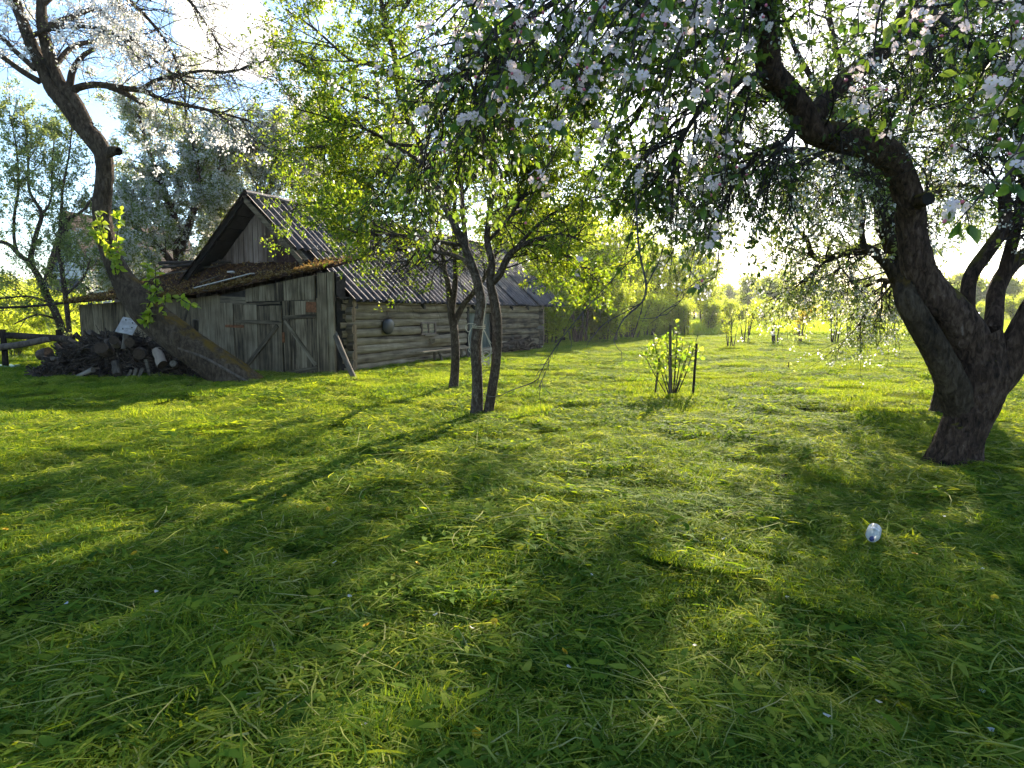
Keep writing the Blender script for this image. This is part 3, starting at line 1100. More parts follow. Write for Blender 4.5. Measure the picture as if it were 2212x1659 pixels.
def sheet_mesh(length, mat):
    n = NW * 10 + 1
    s = np.linspace(0, SHW + WAVE * .45, n)
    h = AMP * np.cos(s / WAVE * 2 * math.pi)
    mb_ = MB()
    V = []
    for t in (0.0, length * .5, length):
        V.append(np.stack([np.full(n, t), s, h], 1))
    V = np.concatenate(V)
    V2 = V - np.array([0, 0, .007])
    i = np.arange(n - 1)
    F = np.concatenate([np.stack([i + r_ * n, i + 1 + r_ * n, i + 1 + (r_ + 1) * n, i + (r_ + 1) * n], 1) for r_ in (0, 1)])
    m3 = 3 * n
    edge = np.concatenate([np.stack([i, i + m3, i + 1 + m3, i + 1], 1), np.stack([i + 2 * n, i + 1 + 2 * n, i + 1 + 2 * n + m3, i + 2 * n + m3], 1)])
    mb_.add(np.vstack([V, V2]), np.concatenate([F[:, ::-1], F + m3, edge]), 0, .5)
    return mb_.mesh('roof_sheet', mat)


row_len = SL / 2 + .12
sh_old, sh_new = sheet_mesh(row_len, M['asbestos']), sheet_mesh(row_len, M['asbestos_new'])
ncol = int(math.ceil((BL + OVER0 + OVER1) / SHW))
ang = math.atan2(RIDGE_Z - EAVE_Z, run)
for side in (1, -1):
    for row in (0, 1):
        y = -OVER0 if (row == 0 or side < 0) else -.06
        yend = BL + OVER1
        while y < yend - .15:
            far = y > BL * .66
            o = link('roof_sheet', sh_new if far else sh_old, roof)
            st = 0 if row == 0 else SL / 2 - .10
            off = .012 if row == 0 else -.004
            off += random.uniform(-.012, .012)
            ca, sa = math.cos(ang), math.sin(ang)
            px_ = -BW / 2 + side * (st * ca + off * sa)
            pz_ = RIDGE_Z - st * sa + off * ca
            if side > 0:
                o.rotation_euler = (0, ang + random.uniform(-.016, .016), 0)
                o.location = (px_, y, pz_)
            else:
                o.rotation_euler = (0, ang + random.uniform(-.016, .016), math.pi)
                o.location = (px_, y + SHW, pz_)
            y += SHW - .002
mb = MB()
for k in range(int((BL + 1.1) / .62)):
    yy = -OVER0 + .02 + k * .62
    Pp = np.array([[-BW / 2, yy, RIDGE_Z + .015], [-BW / 2, yy + .31, RIDGE_Z + .03 + random.uniform(-.01, .01)], [-BW / 2, yy + .66, RIDGE_Z + .02]])
    tubes(mb, Pp, np.full(3, .075), 10, 0)
mb.build('ridge_cap', M['asbestos'], roof)
# barge boards along the near gable
for side, lay in ((1, 0), (1, 1), (-1, 0)):
    mb = MB()
    e0 = -BW / 2 + side * .02
    f = .62 if side > 0 else 1.0
    x1 = -BW / 2 + side * run * f
    y0 = -OVER0 - .035 + lay * .30
    hh = .15 if lay == 0 else .11
    V = []
    for xx in (e0, x1):
        zt = roof_z(xx) - .035 - lay * .05
        V += [(xx, y0, zt - hh), (xx, y0 + .03, zt - hh), (xx, y0 + .03, zt), (xx, y0, zt)]
    mb.add(V, [(0, 1, 2, 3), (7, 6, 5, 4), (0, 4, 5, 1), (1, 5, 6, 2), (2, 6, 7, 3), (3, 7, 4, 0)], 0, .5, False)
    mb.build('barge_board', M['wood_x'] if side > 0 else M['dark_wood'], roof)
# eave plate and rafter ends under the long eave
mb = MB()
box_mesh(mb, (.02, -.15, WALL_H + .02), (.14, BL + .2, WALL_H + .09), 0, .004)
mb.build('eave_plate', M['log'], barn)
for k in range(9):
    yy = .1 + k * (BL - .2) / 8
    mb = MB()
    V = []
    for xx in (-1.0, .24):
        zt = roof_z(xx) - .16
        V += [(xx, yy, zt - .1), (xx, yy + .09, zt - .1), (xx, yy + .09, zt), (xx, yy, zt)]
    mb.add(V, [(0, 1, 2, 3), (7, 6, 5, 4), (0, 4, 5, 1), (1, 5, 6, 2), (2, 6, 7, 3), (3, 7, 4, 0)], 0, .5, False)
    mb.build('rafter', M['dark_wood'], roof)

# ------------------------------------------------------------------ lean-to with the plank doors
lean = empty('lean_to_shed', C0, BROT, label='plank lean-to with braced double doors and mossy roof against the barn gable', category='shed')
DY = -.78                                   # plane of the door wall, barn frame


def dw(px, py, y=None):
    p = in_barn(px, py, 'y', DY if y is None else y)
    return p[0], p[2]


GROUND_Z = .0
FRONT = [(722, 574), (640, 590), (560, 607), (470, 626), (385, 639)]       # roof front edge in the picture
fx = [dw(*p, DY - .16) for p in FRONT]
LEFT_END = dw(140, 655, DY - .1)
fx += [(fx[-1][0] + (LEFT_END[0] - fx[-1][0]) * .5, fx[-1][1] - .04), (LEFT_END[0], LEFT_END[1])]
fxs = np.array(fx)


def front_z(x):
    o = np.argsort(fxs[:, 0])
    return np.interp(x, fxs[o, 0], fxs[o, 1])


BK = [in_barn(372, 573, 'y', 0.), in_barn(228, 621, 'y', .4)]


def back_z(x):
    return np.interp(x, [LEFT_END[0], BK[1][0], BK[0][0], -.3], [front_z(LEFT_END[0]) + .05, BK[1][2], BK[0][2], 2.60])


def shed_board(px0, px1, zb, zt0, zt1, parent, mat, y=DY, th=.028, name='plank', jit=.004, gap=.006):
    """upright board between picture columns px0, px1 on the plane y, own origin at its foot"""
    x0, x1 = dw(px0, 680, y)[0] + gap, dw(px1, 680, y)[0] - gap
    xm = (x0 + x1) / 2
    r_ = random.uniform
    yy = r_(-.008, .008)
    V = np.array([(x0 - xm + r_(-jit, jit), yy - th, 0), (x1 - xm + r_(-jit, jit), yy - th + r_(-.006, .006), 0), (x1 - xm, yy - th, zt1 - zb + r_(-jit, jit)), (x0 - xm, yy - th, zt0 - zb + r_(-jit, jit)),
                  (x0 - xm, yy, 0), (x1 - xm, yy, 0), (x1 - xm, yy, zt1 - zb), (x0 - xm, yy, zt0 - zb)])
    mb_ = MB()
    mb_.add(V, [(0, 1, 2, 3), (5, 4, 7, 6), (0, 4, 5, 1), (1, 5, 6, 2), (2, 6, 7, 3), (3, 7, 4, 0)], 0, .5, False)
    o_ = mb_.build(name, mat, parent)
    o_.location = (xm, y, zb)
    return o_


def bar(p, q, wd, th, parent, mat, name, y):
    """flat bar nailed over the boards from picture point p to q; its long axis is its local x"""
    a, b_ = np.array(dw(*p, y)), np.array(dw(*q, y))
    ln_ = np.linalg.norm(b_ - a)
    mb_ = MB()
    box_mesh(mb_, (0, -th, -wd / 2), (ln_, 0, wd / 2), 0, .004)
    o_ = mb_.build(name, mat, parent)
    o_.location = (a[0], y, a[1])
    o_.rotation_euler = (0, -math.atan2(b_[1] - a[1], b_[0] - a[0]), 0)
    return o_


# inner dark lining so no light leaks between boards
xl, xr = dw(478, 700)[0], dw(724, 700)[0]
mb = MB()
V = []
zz_ = lambda x: float(front_z(x)) - .10
cols = np.linspace(xl, xr, 9)
for yy in (DY + .07, DY + .04):
    for x in cols:
        V += [(x, yy, 0), (x, yy, zz_(x))]
n2 = 18
F = [(2 * i, 2 * i + 2, 2 * i + 3, 2 * i + 1) for i in range(8)] + [(n2 + 2 * i, n2 + 2 * i + 1, n2 + 2 * i + 3, n2 + 2 * i + 2) for i in range(8)]
mb.add(V, F, 0, .5, False)
front_wall = mb.build('wall', M['dark_wood'], lean)
# right cheek between door wall and barn, coloured dark for the shaded interior
mb = MB()
box_mesh(mb, (xr - .30, DY + .08, 0), (xr - .27, -.02, 2.2))
mb.build('cheek_board', M['dark_wood'], lean)

doorL = MB()
box_mesh(doorL, (dw(480, 680)[0], DY + .005, .06), (dw(609, 680)[0], DY + .02, 1.50))
doorL = doorL.build('door', M['dark_wood'], lean)
doorR = MB()
box_mesh(doorR, (dw(613, 680)[0], DY + .005, .03), (dw(686, 680)[0], DY + .02, 1.56))
doorR = doorR.build('door', M['dark_wood'], lean)
zt = lambda px, py: dw(px, py)[1]
for a, b_, yt in ((478, 506, 654), (506, 528, 657), (528, 557, 659), (557, 585, 661), (585, 610, 660)):
    shed_board(a, b_, random.uniform(.03, .09), zt(a, yt), zt(b_, yt), doorL, M['wood_z'])
for a, b_, yt in ((613, 628, 650), (628, 638, 650), (638, 662, 650), (662, 685, 649)):
    shed_board(a, b_, random.uniform(.02, .06), zt(a, yt), zt(b_, yt), doorR, M['wood_z'])
yb = DY - .034
bar((507, 694), (611, 697), .085, .03, doorL, M['wood_x'], 'batten', yb)
bar((526, 800), (600, 703), .10, .028, doorL, M['wood_x'], 'brace', yb - .002)
bar((487, 704), (527, 705), .06, .010, doorL, M['rust'], 'hinge', yb - .001)
bar((613, 686), (685, 682), .085, .03, doorR, M['wood_x'], 'batten', yb)
bar((616, 693), (683, 789), .085, .026, doorR, M['wood_x'], 'brace', yb - .002)
bar((618, 806), (687, 795), .10, .03, doorR, M['wood_x'], 'batten', yb)
bar((661, 663), (686, 664), .22, .006, doorR, M['rust'], 'iron_patch', yb - .001).__setitem__('label', 'rusty iron patch nailed on the upper corner of the door')
bar((613, 718), (613, 740), .05, .02, doorR, M['rust'], 'hasp', yb - .001)
# boards above the doors
bar((477, 648), (533, 650), .17, .028, front_wall, M['wood_x'], 'plank', DY - .004)
for a, b_ in ((533, 549), (549, 562), (562, 578), (578, 601), (601, 616), (616, 632), (632, 647), (647, 662), (662, 684)):
    x0, x1 = dw(a, 680)[0], dw(b_, 680)[0]
    zlo = zt(a, 652 - (a - 533) * .03)
    z0_, z1_ = float(front_z(x0)) - .09, float(front_z(x1)) - .09
    if min(z0_, z1_) > zlo + .03:
        shed_board(a, b_, zlo + .004, z0_, z1_, front_wall, M['wood_z'], DY - .004)
bar((530, 657), (607, 654), .05, .03, front_wall, M['wood_x'], 'lintel', DY - .006)
# posts at the right end
for a, b_, ps in ((686, 690, 1.72), (690, 711, None), (711, 724, None)):
    x1 = dw(b_, 680)[0]
    shed_board(a, b_, -.02, ps or float(front_z(x1)) - .1, ps or float(front_z(x1)) - .1, front_wall, M['wood_z'], DY - .012, .05, 'post')
# log stub at the centre post above the doors
# left wall of upright boards, set back behind the wood pile
LY = DY + .22
lw = MB()
xl2 = dw(176, 700, LY)[0]
box_mesh(lw, (xl2, LY + .012, 0), (dw(478, 700, LY)[0], LY + .03, 1.62))
left_wall = lw.build('wall', M['dark_wood'], lean)
px_ = 176
while px_ < 474:
    nx = min(px_ + random.uniform(17, 30), 478)
    x0, x1 = dw(px_, 680, LY)[0], dw(nx, 680, LY)[0]
    shed_board(px_, nx, random.uniform(.0, .05), float(front_z(x0)) - .06, float(front_z(x1)) - .06, left_wall, M['wood_z'], LY)
    px_ = nx
mb = MB()
box_mesh(mb, (xl - .03, DY, 0), (xl, LY + .03, 1.70))
mb.build('cheek_board', M['wood_z'], lean)
mb = MB()
box_mesh(mb, (xl2 - .04, LY - .01, 0), (xl2 - .01, .8, 1.6))
mb.build('cheek_board', M['wood_z'], lean)


def moss_material():
    m, Nn, Ll, b = new_mat('mossy rotten roofing')
    tc = Nn.new('ShaderNodeTexCoord')
    n1 = Nn.new('ShaderNodeTexNoise')
    n1.inputs['Scale'].default_value = 5
    n1.inputs['Detail'].default_value = 10
    n1.inputs['Roughness'].default_value = .7
    Ll.new(tc.outputs['Object'], n1.inputs['Vector'])
    r = ramp(Nn, [(.3, (.014, .009, .008)), (.5, (.042, .022, .014)), (.64, (.095, .048, .018)), (.78, (.15, .11, .05))])
    Ll.new(n1.outputs['Fac'], r.inputs[0])
    Ll.new(r.outputs[0], b.inputs['Base Color'])
    b.inputs['Roughness'].default_value = 1
    b.inputs['Specular IOR Level'].default_value = .05
    bp = Nn.new('ShaderNodeBump')
    bp.inputs['Strength'].default_value = 1
    bp.inputs['Distance'].default_value = .04
    Ll.new(n1.outputs['Fac'], bp.inputs['Height'])
    Ll.new(bp.outputs[0], b.inputs['Normal'])
    return m


M['moss_roof'] = moss_material()
mb = MB()
nu, nv = 150, 16
us = np.linspace(LEFT_END[0], fxs[0, 0], nu)
fz = front_z(us)
bz = back_z(us)
rg_ = np.random.default_rng(77)
V = np.zeros((2, nu, nv, 3))
for j in range(nv):
    f = j / (nv - 1)
    yy = (DY - .16) * (1 - f) + (-.02) * f
    # left of the barn the roof runs further back
    yb_ = (DY - .16) * (1 - f) + np.interp(us, [-8, -5.6, -4.6], [1.0, .5, -.02]) * f
    z = fz * (1 - f) + bz * f
    bump_ = (vnoise(us * 6, np.full(nu, j * 1.1), 61) - .5) * .10 + (vnoise(us * 17, np.full(nu, j * 2.3), 62) - .5) * .06
    ragged = (vnoise(us * 9, us * 0, 63) - .5) * .12 if j == 0 else 0
    V[0, :, j] = np.stack([us, yb_ + ragged, z + .03 + bump_ * .7], -1)
    V[1, :, j] = np.stack([us, yb_ + ragged, z - .03 + bump_ * .2], -1)
i, j = np.meshgrid(np.arange(nu - 1), np.arange(nv - 1), indexing='ij')
F = np.stack([i * nv + j, (i + 1) * nv + j, (i + 1) * nv + j + 1, i * nv + j + 1], -1).reshape(-1, 4)
o_ = nu * nv
edge = [(a * nv, a * nv + o_, (a + 1) * nv + o_, (a + 1) * nv) for a in range(nu - 1)]
edge += [((nu - 1) * nv + a, (nu - 1) * nv + a + o_, (nu - 1) * nv + a + 1 + o_, (nu - 1) * nv + a + 1) for a in range(nv - 1)]
edge += [(a + 1, a + 1 + o_, a + o_, a) for a in range(nv - 1)]
mb.add(V.reshape(-1, 3), np.concatenate([F, F[:, ::-1] + o_, np.array(edge)]), 0, .5)
shed_roof = mb.build('roof', M['moss_roof'], lean)
# moss tufts and leaf litter along the front edge
M['moss_tuft'] = leaf_mat('moss tuft', [(0, (.10, .05, .018)), (.5, (.20, .12, .03)), (1, (.32, .26, .13))], [(0, (.20, .10, .03)), (1, (.45, .30, .08))], .35, .9, .05)
mb = MB()
n = 5200
u = rng.uniform(LEFT_END[0], fxs[0, 0], n)
f = rng.random(n) ** 4.5
yy = (DY - .17) * (1 - f) + (-.02) * f
yy = (DY - .16) * (1 - f) + np.interp(u, [-8, -5.6, -4.6], [1.0, .5, -.02]) * f
pos = np.stack([u, yy, front_z(u) * (1 - f) + back_z(u) * f + .055 + rng.uniform(-.03, .03, n)], 1)
ax = norm(rng.normal(0, 1, (n, 3)) + np.array([0, -.3, .2]))
nm = norm(np.cross(ax, rng.normal(0, 1, (n, 3))))
leaves(mb, pos, ax, nm, rng.uniform(.03, .09, n), rng.uniform(.015, .04, n))
mb.build('moss', M['moss_tuft'], shed_roof, kind='stuff')

# fallen petals and leaf litter lying in the furrows of the barn roof
mb = MB()
n = 700
yy = rng.uniform(-OVER0, BL * .8, n)
yy = np.round(yy / WAVE - .5) * WAVE + WAVE * .5 - OVER0 % WAVE + rng.normal(0, .02, n)
tt = rng.uniform(.1, .98, n)
k = (tt < .5) | (yy > 0)
yy, tt = yy[k], tt[k]
n = len(yy)
xx = -BW / 2 + run * tt
pos = np.stack([xx, yy, RIDGE_Z - run * tt * slope + .05 + rng.uniform(0, .01, n)], 1)
ax = norm(rng.normal(0, 1, (n, 3)) * np.array([1, 1, .3]) + np.array([.2, 0, -.2]))
nm = norm(np.array([.7, 0, .7]) - ax * (ax @ np.array([.7, 0, .7]))[:, None])
M['litter'] = leaf_mat('petal litter', [(0, (.10, .06, .03)), (.5, (.45, .38, .30)), (1, (.8, .78, .74))], [(0, (.1, .06, .03)), (1, (.6, .55, .5))], .2, .8, .1)
leaves(mb, pos, ax, nm, rng.uniform(.02, .045, n), rng.uniform(.012, .03, n))
mb.build('leaf_litter', M['litter'], roof, kind='stuff')
# ------------------------------------------------------------------ trees
def to_px(P):
    P = np.asarray(P, float)
    x, y, z = P[..., 0], P[..., 1], P[..., 2] - H
    c, s = math.cos(PITCH), math.sin(PITCH)
    fwd, up = y * c - z * s, y * s + z * c
    return CX + FPX * x / fwd, CY - FPX * up / fwd


def as_par(limbs, n=16):
    Ps, Rs = [], []
    for P, Rr in limbs:
        u = np.linspace(0, len(P) - 1, n)
        i = np.minimum(u.astype(int), len(P) - 2)
        f = (u - i)[:, None]
        Ps.append(P[i] * (1 - f) + P[i + 1] * f)
        Rs.append(Rr[i] * (1 - f[:, 0]) + Rr[i + 1] * f[:, 0])
    return np.stack(Ps), np.stack(Rs)


def add_part(mb_, name, mats, root, **pr):
    o_ = mb_.build(name, mats, root, **pr)
    o_.location = -root.location
    return o_


def flare(P, Rr, amt=.35, h=.35):
    d = np.linalg.norm(P - P[0], axis=1)
    return P, Rr * (1 + amt * np.exp(-d / h * 2.2))


def sink(limb_, depth=.12):
    """lengthen the first ring down into the ground"""
    P, Rr = limb_
    d = norm((P[0] - P[1])[None])[0]
    return np.vstack([P[0] + d * depth, P]), np.concatenate([[Rr[0] * 1.05], Rr])


# ---- big old apple tree on the right, in front
D = 6.02
baseA = on_ground(2058, 1012)
appleA = empty('apple_tree', baseA, 0, label='stout old apple tree whose forked trunk stands nearest, beside the plastic bottle', category='tree')
trunkA = sink(flare(*limb([(2056, 1016, D, 60), (2068, 965, D, 53), (2090, 905, D, 52), (2110, 850, D, 58), (2120, 800, D, 60), (2120, 760, D, 52), (2108, 720, D, 50)], 130), .28, .25))
limbA1 = limb([(2112, 790, D, 50), (2085, 725, D, 50), (2048, 675, D - .02, 50), (2005, 630, D - .05, 45), (1982, 575, D - .1, 36), (1973, 523, D - .1, 33), (1967, 480, D - .1, 32), (1964, 437, D - .15, 32), (1946, 380, D - .2, 31),
               (1918, 335, D - .25, 33), (1868, 309, D - .3, 33), (1805, 296, D - .35, 31), (1755, 280, D - .4, 28), (1731, 235, D - .45, 25), (1696, 194, D - .5, 26), (1664, 156, D - .6, 26), (1657, 94, D - .7, 24), (1658, 31, D - .8, 22), (1650, -60, D - 1.0, 18), (1600, -180, D - 1.5, 14)], 240)
limbA2 = limb([(1760, 262, D - .4, 20), (1790, 205, D - .3, 21), (1836, 165, D - .2, 22), (1914, 103, D, 21), (1946, 56, D + .1, 20), (1980, -20, D + .2, 18), (2020, -140, D + .3, 12)], 30)
limbA3 = limb([(2105, 760, D, 26), (2092, 690, D + .1, 20), (2090, 650, D + .1, 17), (2098, 595, D + .15, 17), (2140, 535, D + .2, 17), (2172, 483, D + .25, 16), (2170, 423, D + .3, 14), (2196, 340, D + .3, 12), (2205, 240, D + .3, 9), (2230, 120, D + .2, 6)], 36)
limbA4 = limb([(2120, 800, D, 40), (2138, 745, D + .1, 26), (2148, 683, D + .2, 22), (2154, 623, D + .3, 21), (2185, 572, D + .4, 20), (2240, 530, D + .5, 18), (2300, 440, D + .6, 14)], 30)
limbA5 = limb([(2118, 860, D - .02, 42), (2168, 800, D - .05, 42), (2205, 735, D - .1, 40), (2240, 660, D - .15, 34), (2290, 560, D - .2, 30), (2330, 420, D - .3, 24), (2330, 250, D - .6, 18), (2300, 60, D - 1.2, 14), (2240, -120, D - 2.2, 10)], 120)
limbA6 = limb([(2150, 665, D + .24, 12), (2160, 620, D + .3, 15), (2188, 520, D + .3, 14), (2205, 440, D + .3, 12), (2212, 330, D + .3, 9)], 20)
limbA7 = limb([(2075, 1000, D + .12, 22), (2080, 930, D + .06, 34), (2068, 860, D - .04, 38), (2040, 790, D - .1, 34), (2005, 728, D - .14, 31), (1974, 675, D - .16, 28), (1956, 638, D - .14, 24), (1962, 600, D - .04, 16)], 90)
stubA = limb([(1968, 440, D - .12, 18), (1995, 432, D - .35, 17), (2006, 429, D - .42, 16)], 6)
mb = MB()
for q, (lb, k_, bk) in enumerate(((trunkA, 96, .045), (limbA1, 60, .045), (limbA2, 24, .05), (limbA3, 20, .05), (limbA4, 22, .05), (limbA5, 48, .04), (limbA6, 14, .05))):
    tubes(mb, lb[0], lb[1], k_, 0, .5, bark=bk, seed=40 + q)
tubes(mb, stubA[0], stubA[1], 18, 0, .5, bark=.04, cap=1, seed=60)
add_part(mb, 'trunk', [M['bark'], M['dark_wood']], appleA)
mb = MB()
tubes(mb, limbA7[0], limbA7[1], 60, 0, .5, bark=.045, cap=True, seed=61)
add_part(mb, 'cut_limb', M['bark_moss'], appleA, label='mossy cut-off limb on the field side of the trunk')
# overhead branches that reach towards the viewer, and the wood they carry
overA = [limb([(1650, -60, D - 1.0, 16), (1580, -170, 4.4, 14), (1450, -210, 3.8, 13), (1300, -190, 3.4, 11), (1150, -170, 3.0, 9), (1000, -140, 2.8, 6)], 30),
         limb([(2300, 60, D - 1.2, 14), (2260, -120, 3.4, 13), (2150, -190, 2.6, 12), (2000, -190, 2.3, 10), (1850, -170, 2.3, 7)], 30),
         limb([(1658, 31, D - .8, 14), (1600, -30, 4.9, 11), (1500, -60, 4.7, 10), (1390, -40, 4.6, 8), (1290, 20, 4.6, 6), (1200, 110, 4.7, 4)], 26),
         limb([(1390, -40, 4.6, 7), (1250, -20, 4.5, 6), (1120, 60, 4.4, 5), (1010, 170, 4.4, 4), (940, 280, 4.5, 3)], 22),
         limb([(1664, 156, D - .6, 10), (1610, 170, 5.2, 8), (1550, 200, 5.1, 7), (1490, 270, 5.1, 5), (1440, 370, 5.1, 4)], 22),
         limb([(1660, 80, D - .6, 10), (1600, 60, 5.4, 8), (1510, 90, 5.5, 7), (1430, 160, 5.6, 6), (1370, 260, 5.7, 4)], 22),
         limb([(1946, 56, D, 12), (1990, 20, 5.6, 9), (2060, 60, 5.3, 7), (2130, 150, 5.2, 5)], 18),
         limb([(1731, 235, D - .45, 9), (1700, 300, 5.5, 7), (1640, 330, 5.6, 6), (1580, 400, 5.7, 4)], 18)]
rgA = np.random.default_rng(101)
mb = MB()
for lb in overA:
    tubes(mb, lb[0], lb[1], 10, 0, .5, bark=.05)
par = as_par(overA[2:6] + [overA[7]])
g1 = grow(par, 110, (.5, 1.15), (25, 70), (-.10, 0, -.25), .16, 8, .1, .013, .004, .7, rgA)
g2 = grow(g1, 700, (.25, .75), (25, 65), (-.05, 0, -.42), .16, 7, .05, .006, .002, .7, rgA)
g3 = grow(join(g1, g2), 3200, (.12, .42), (25, 70), (0, 0, -.35), .2, 5, .1, .0035, .0014, .7, rgA)
parR = as_par([overA[6], limbA2, limbA3, limbA6, limbA1])
h1 = grow(parR, 105, (.5, 1.3), (30, 80), (0, 0, .05), .2, 8, .3, .012, .004, .5, rgA)
h2 = grow(h1, 950, (.25, .7), (30, 70), (0, 0, -.22), .2, 6, .05, .006, .002, .7, rgA)
h3 = grow(h2, 2800, (.12, .35), (25, 70), (0, 0, -.25), .2, 5, .1, .0035, .0014, .7, rgA)
for g, k_ in ((g1, 5), (g2, 4), (g3, 3), (h1, 5), (h2, 4), (h3, 3)):
    tubes(mb, g[0], g[1], k_, 0)
add_part(mb, 'branches', M['twig'], appleA)
mb = MB()
pos, tan = sample_spurs(join(g2, g3), 9500, 5, .03, .2, rgA)
px, py = to_px(pos)
k = ~((px > 1430) & (py > 230) & (rgA.random(len(pos)) < .6))
pos, tan = pos[k], tan[k]
ax, nm = leaf_frames(pos, tan, rgA, .9, -.35, .5)
leaves(mb, pos, ax, nm, rgA.uniform(.04, .075, len(pos)), rgA.uniform(.022, .042, len(pos)), 0, .2)
pos, tan = sample_spurs(join(h2, h3), 9000, 5, .03, .2, rgA)
px, py = to_px(pos)
k = ~((py > 300) & (rgA.random(len(pos)) < .65))
pos, tan = pos[k], tan[k]
ax, nm = leaf_frames(pos, tan, rgA, .9, -.3, .5)
leaves(mb, pos, ax, nm, rgA.uniform(.04, .07, len(pos)), rgA.uniform(.022, .04, len(pos)), 0, .2)
pos, tan = sample_twigs(join(g3, h3), 1300, .5, rgA)
for rep in range(4):
    pp = pos + rgA.normal(0, .022, pos.shape)
    ax, nm = leaf_frames(pp, tan, rgA, 1.2, 0, .3)
    leaves(mb, pp, ax, nm, np.full(len(pp), .028), np.full(len(pp), .026), 1, .2)
add_part(mb, 'crown', [M['leaf_apple'], M['petal_far']], appleA)

# ---- second apple tree, behind it
DB = 8.85
baseB = on_ground(2046, 906)
appleB = empty('apple_tree', baseB, 0, label='drooping apple tree half hidden behind the stout forked one', category='tree')
trunkB = sink(flare(*limb([(2050, 908, DB, 40), (2056, 850, DB, 36), (2052, 800, DB, 35), (2032, 750, DB, 34), (1995, 700, DB, 33), (1968, 655, DB, 29), (1950, 600, DB, 26), (1930, 520, DB + .2, 24), (1900, 420, DB + .4, 20), (1850, 320, DB + .6, 16), (1790, 230, DB + .8, 11)], 130)))
limbB1 = limb([(1960, 635, DB, 16), (1938, 608, DB, 15), (1916, 571, DB, 14), (1888, 545, DB, 13), (1860, 536, DB, 12), (1828, 541, DB, 10), (1796, 558, DB, 8), (1769, 562, DB, 7), (1752, 545, DB, 6), (1742, 515, DB, 5), (1715, 490, DB, 4)], 40)
limbB2 = limb([(1952, 575, DB, 14), (1934, 540, DB, 13), (1908, 505, DB, 12), (1897, 475, DB, 10), (1903, 435, DB + .1, 9), (1880, 380, DB + .2, 7), (1830, 330, DB + .2, 5)], 26)
limbB3 = limb([(1868, 538, DB, 8), (1861, 500, DB, 7), (1864, 450, DB, 6), (1850, 390, DB, 5), (1810, 350, DB, 4)], 20)
limbB4 = limb([(1910, 450, DB + .3, 14), (1850, 380, DB - .2, 10), (1760, 330, DB - .6, 8), (1660, 330, DB - .9, 6), (1590, 390, DB - 1.1, 4), (1550, 480, DB - 1.2, 3)], 26)
limbB5 = limb([(1880, 380, DB + .4, 14), (1920, 250, DB + .8, 11), (2000, 180, DB + 1.2, 9), (2100, 180, DB + 1.6, 6), (2200, 260, DB + 2, 4)], 26)
limbB6 = limb([(1850, 320, DB + .6, 12), (1780, 240, DB + 1.4, 10), (1690, 200, DB + 2.0, 8), (1600, 230, DB + 2.4, 5), (1540, 330, DB + 2.6, 3)], 26)
limbB7 = limb([(1930, 520, DB + .2, 14), (1990, 430, DB + .8, 11), (2070, 400, DB + 1.4, 8), (2160, 420, DB + 1.8, 5)], 22)
limbB8 = limb([(1945, 610, DB, 10), (1930, 610, DB + .5, 7), (1900, 605, DB + .9, 5), (1860, 625, DB + 1.2, 3)], 18)
limbB9 = limb([(1950, 600, DB + .1, 9), (1940, 590, DB + 1, 7), (1930, 600, DB + 1.6, 5), (1895, 630, DB + 2.1, 3)], 18)
limbB10 = limb([(1855, 330, DB + .6, 10), (1832, 200, DB + .8, 8), (1800, 80, DB + 1, 6), (1780, -60, DB + 1.2, 4)], 22)
limbB11 = limb([(1905, 430, DB + .4, 11), (1960, 280, DB + .8, 9), (2000, 120, DB + 1, 7), (2030, -40, DB + 1.2, 4)], 22)
limbB12 = limb([(1995, 185, DB + 1.2, 8), (2080, 70, DB + 1.4, 6), (2150, -50, DB + 1.6, 4)], 20)
limbB13 = limb([(1800, 235, DB + .8, 8), (1730, 130, DB + .6, 6), (1690, 30, DB + .4, 5), (1670, -60, DB + .2, 3)], 20)
limbsB = [limbB10, limbB11, limbB12, limbB13, limbB1, limbB2, limbB3, limbB4, limbB5, limbB6, limbB7, limbB8, limbB9]
mb = MB()
tubes(mb, trunkB[0], trunkB[1], 48, 0, .5, bark=.06, seed=80)
for q, lb in enumerate(limbsB):
    tubes(mb, lb[0], lb[1], 14, 0, .5, bark=.06, seed=90 + q)
add_part(mb, 'trunk', M['bark_moss'], appleB)
rgB = np.random.default_rng(202)
par = as_par(limbsB + [(trunkB[0][74:], trunkB[1][74:])])
b1 = grow(par, 300, (.7, 1.7), (30, 80), (-.05, 0, -.02), .18, 9, .15, .016, .004, .6, rgB, curl=.0)
b1 = (b1[0], b1[1])
b2 = grow(b1, 2800, (.35, 1.0), (25, 70), (0, 0, -.38), .18, 7, .1, .007, .002, .7, rgB)
b3 = grow(join(b1, b2), 8200, (.15, .5), (25, 70), (0, 0, -.40), .2, 5, .1, .004, .0015, .7, rgB)
mb = MB()
for g, k_ in ((b1, 5), (b2, 4), (b3, 3)):
    tubes(mb, g[0], g[1], k_, 0)
add_part(mb, 'branches', M['twig'], appleB)
mb = MB()
pos, tan = sample_spurs(join(b2, b3), 36000, 6, .035, .2, rgB)
ax, nm = leaf_frames(pos, tan, rgB, .9, -.3, .5)
leaves(mb, pos, ax, nm, rgB.uniform(.035, .07, len(pos)), rgB.uniform(.02, .04, len(pos)), 0, .2)
pos, tan = sample_twigs(b3, 5600, .5, rgB)
for rep in range(4):
    pp = pos + rgB.normal(0, .025, pos.shape)
    ax, nm = leaf_frames(pp, tan, rgB, 1.2, 0, .3)
    leaves(mb, pp, ax, nm, np.full(len(pp), .032), np.full(len(pp), .03), 1, .2)
add_part(mb, 'crown', [M['leaf_pale'], M['petal_far']], appleB)  # glare on this crown is put into the pale leaf colour

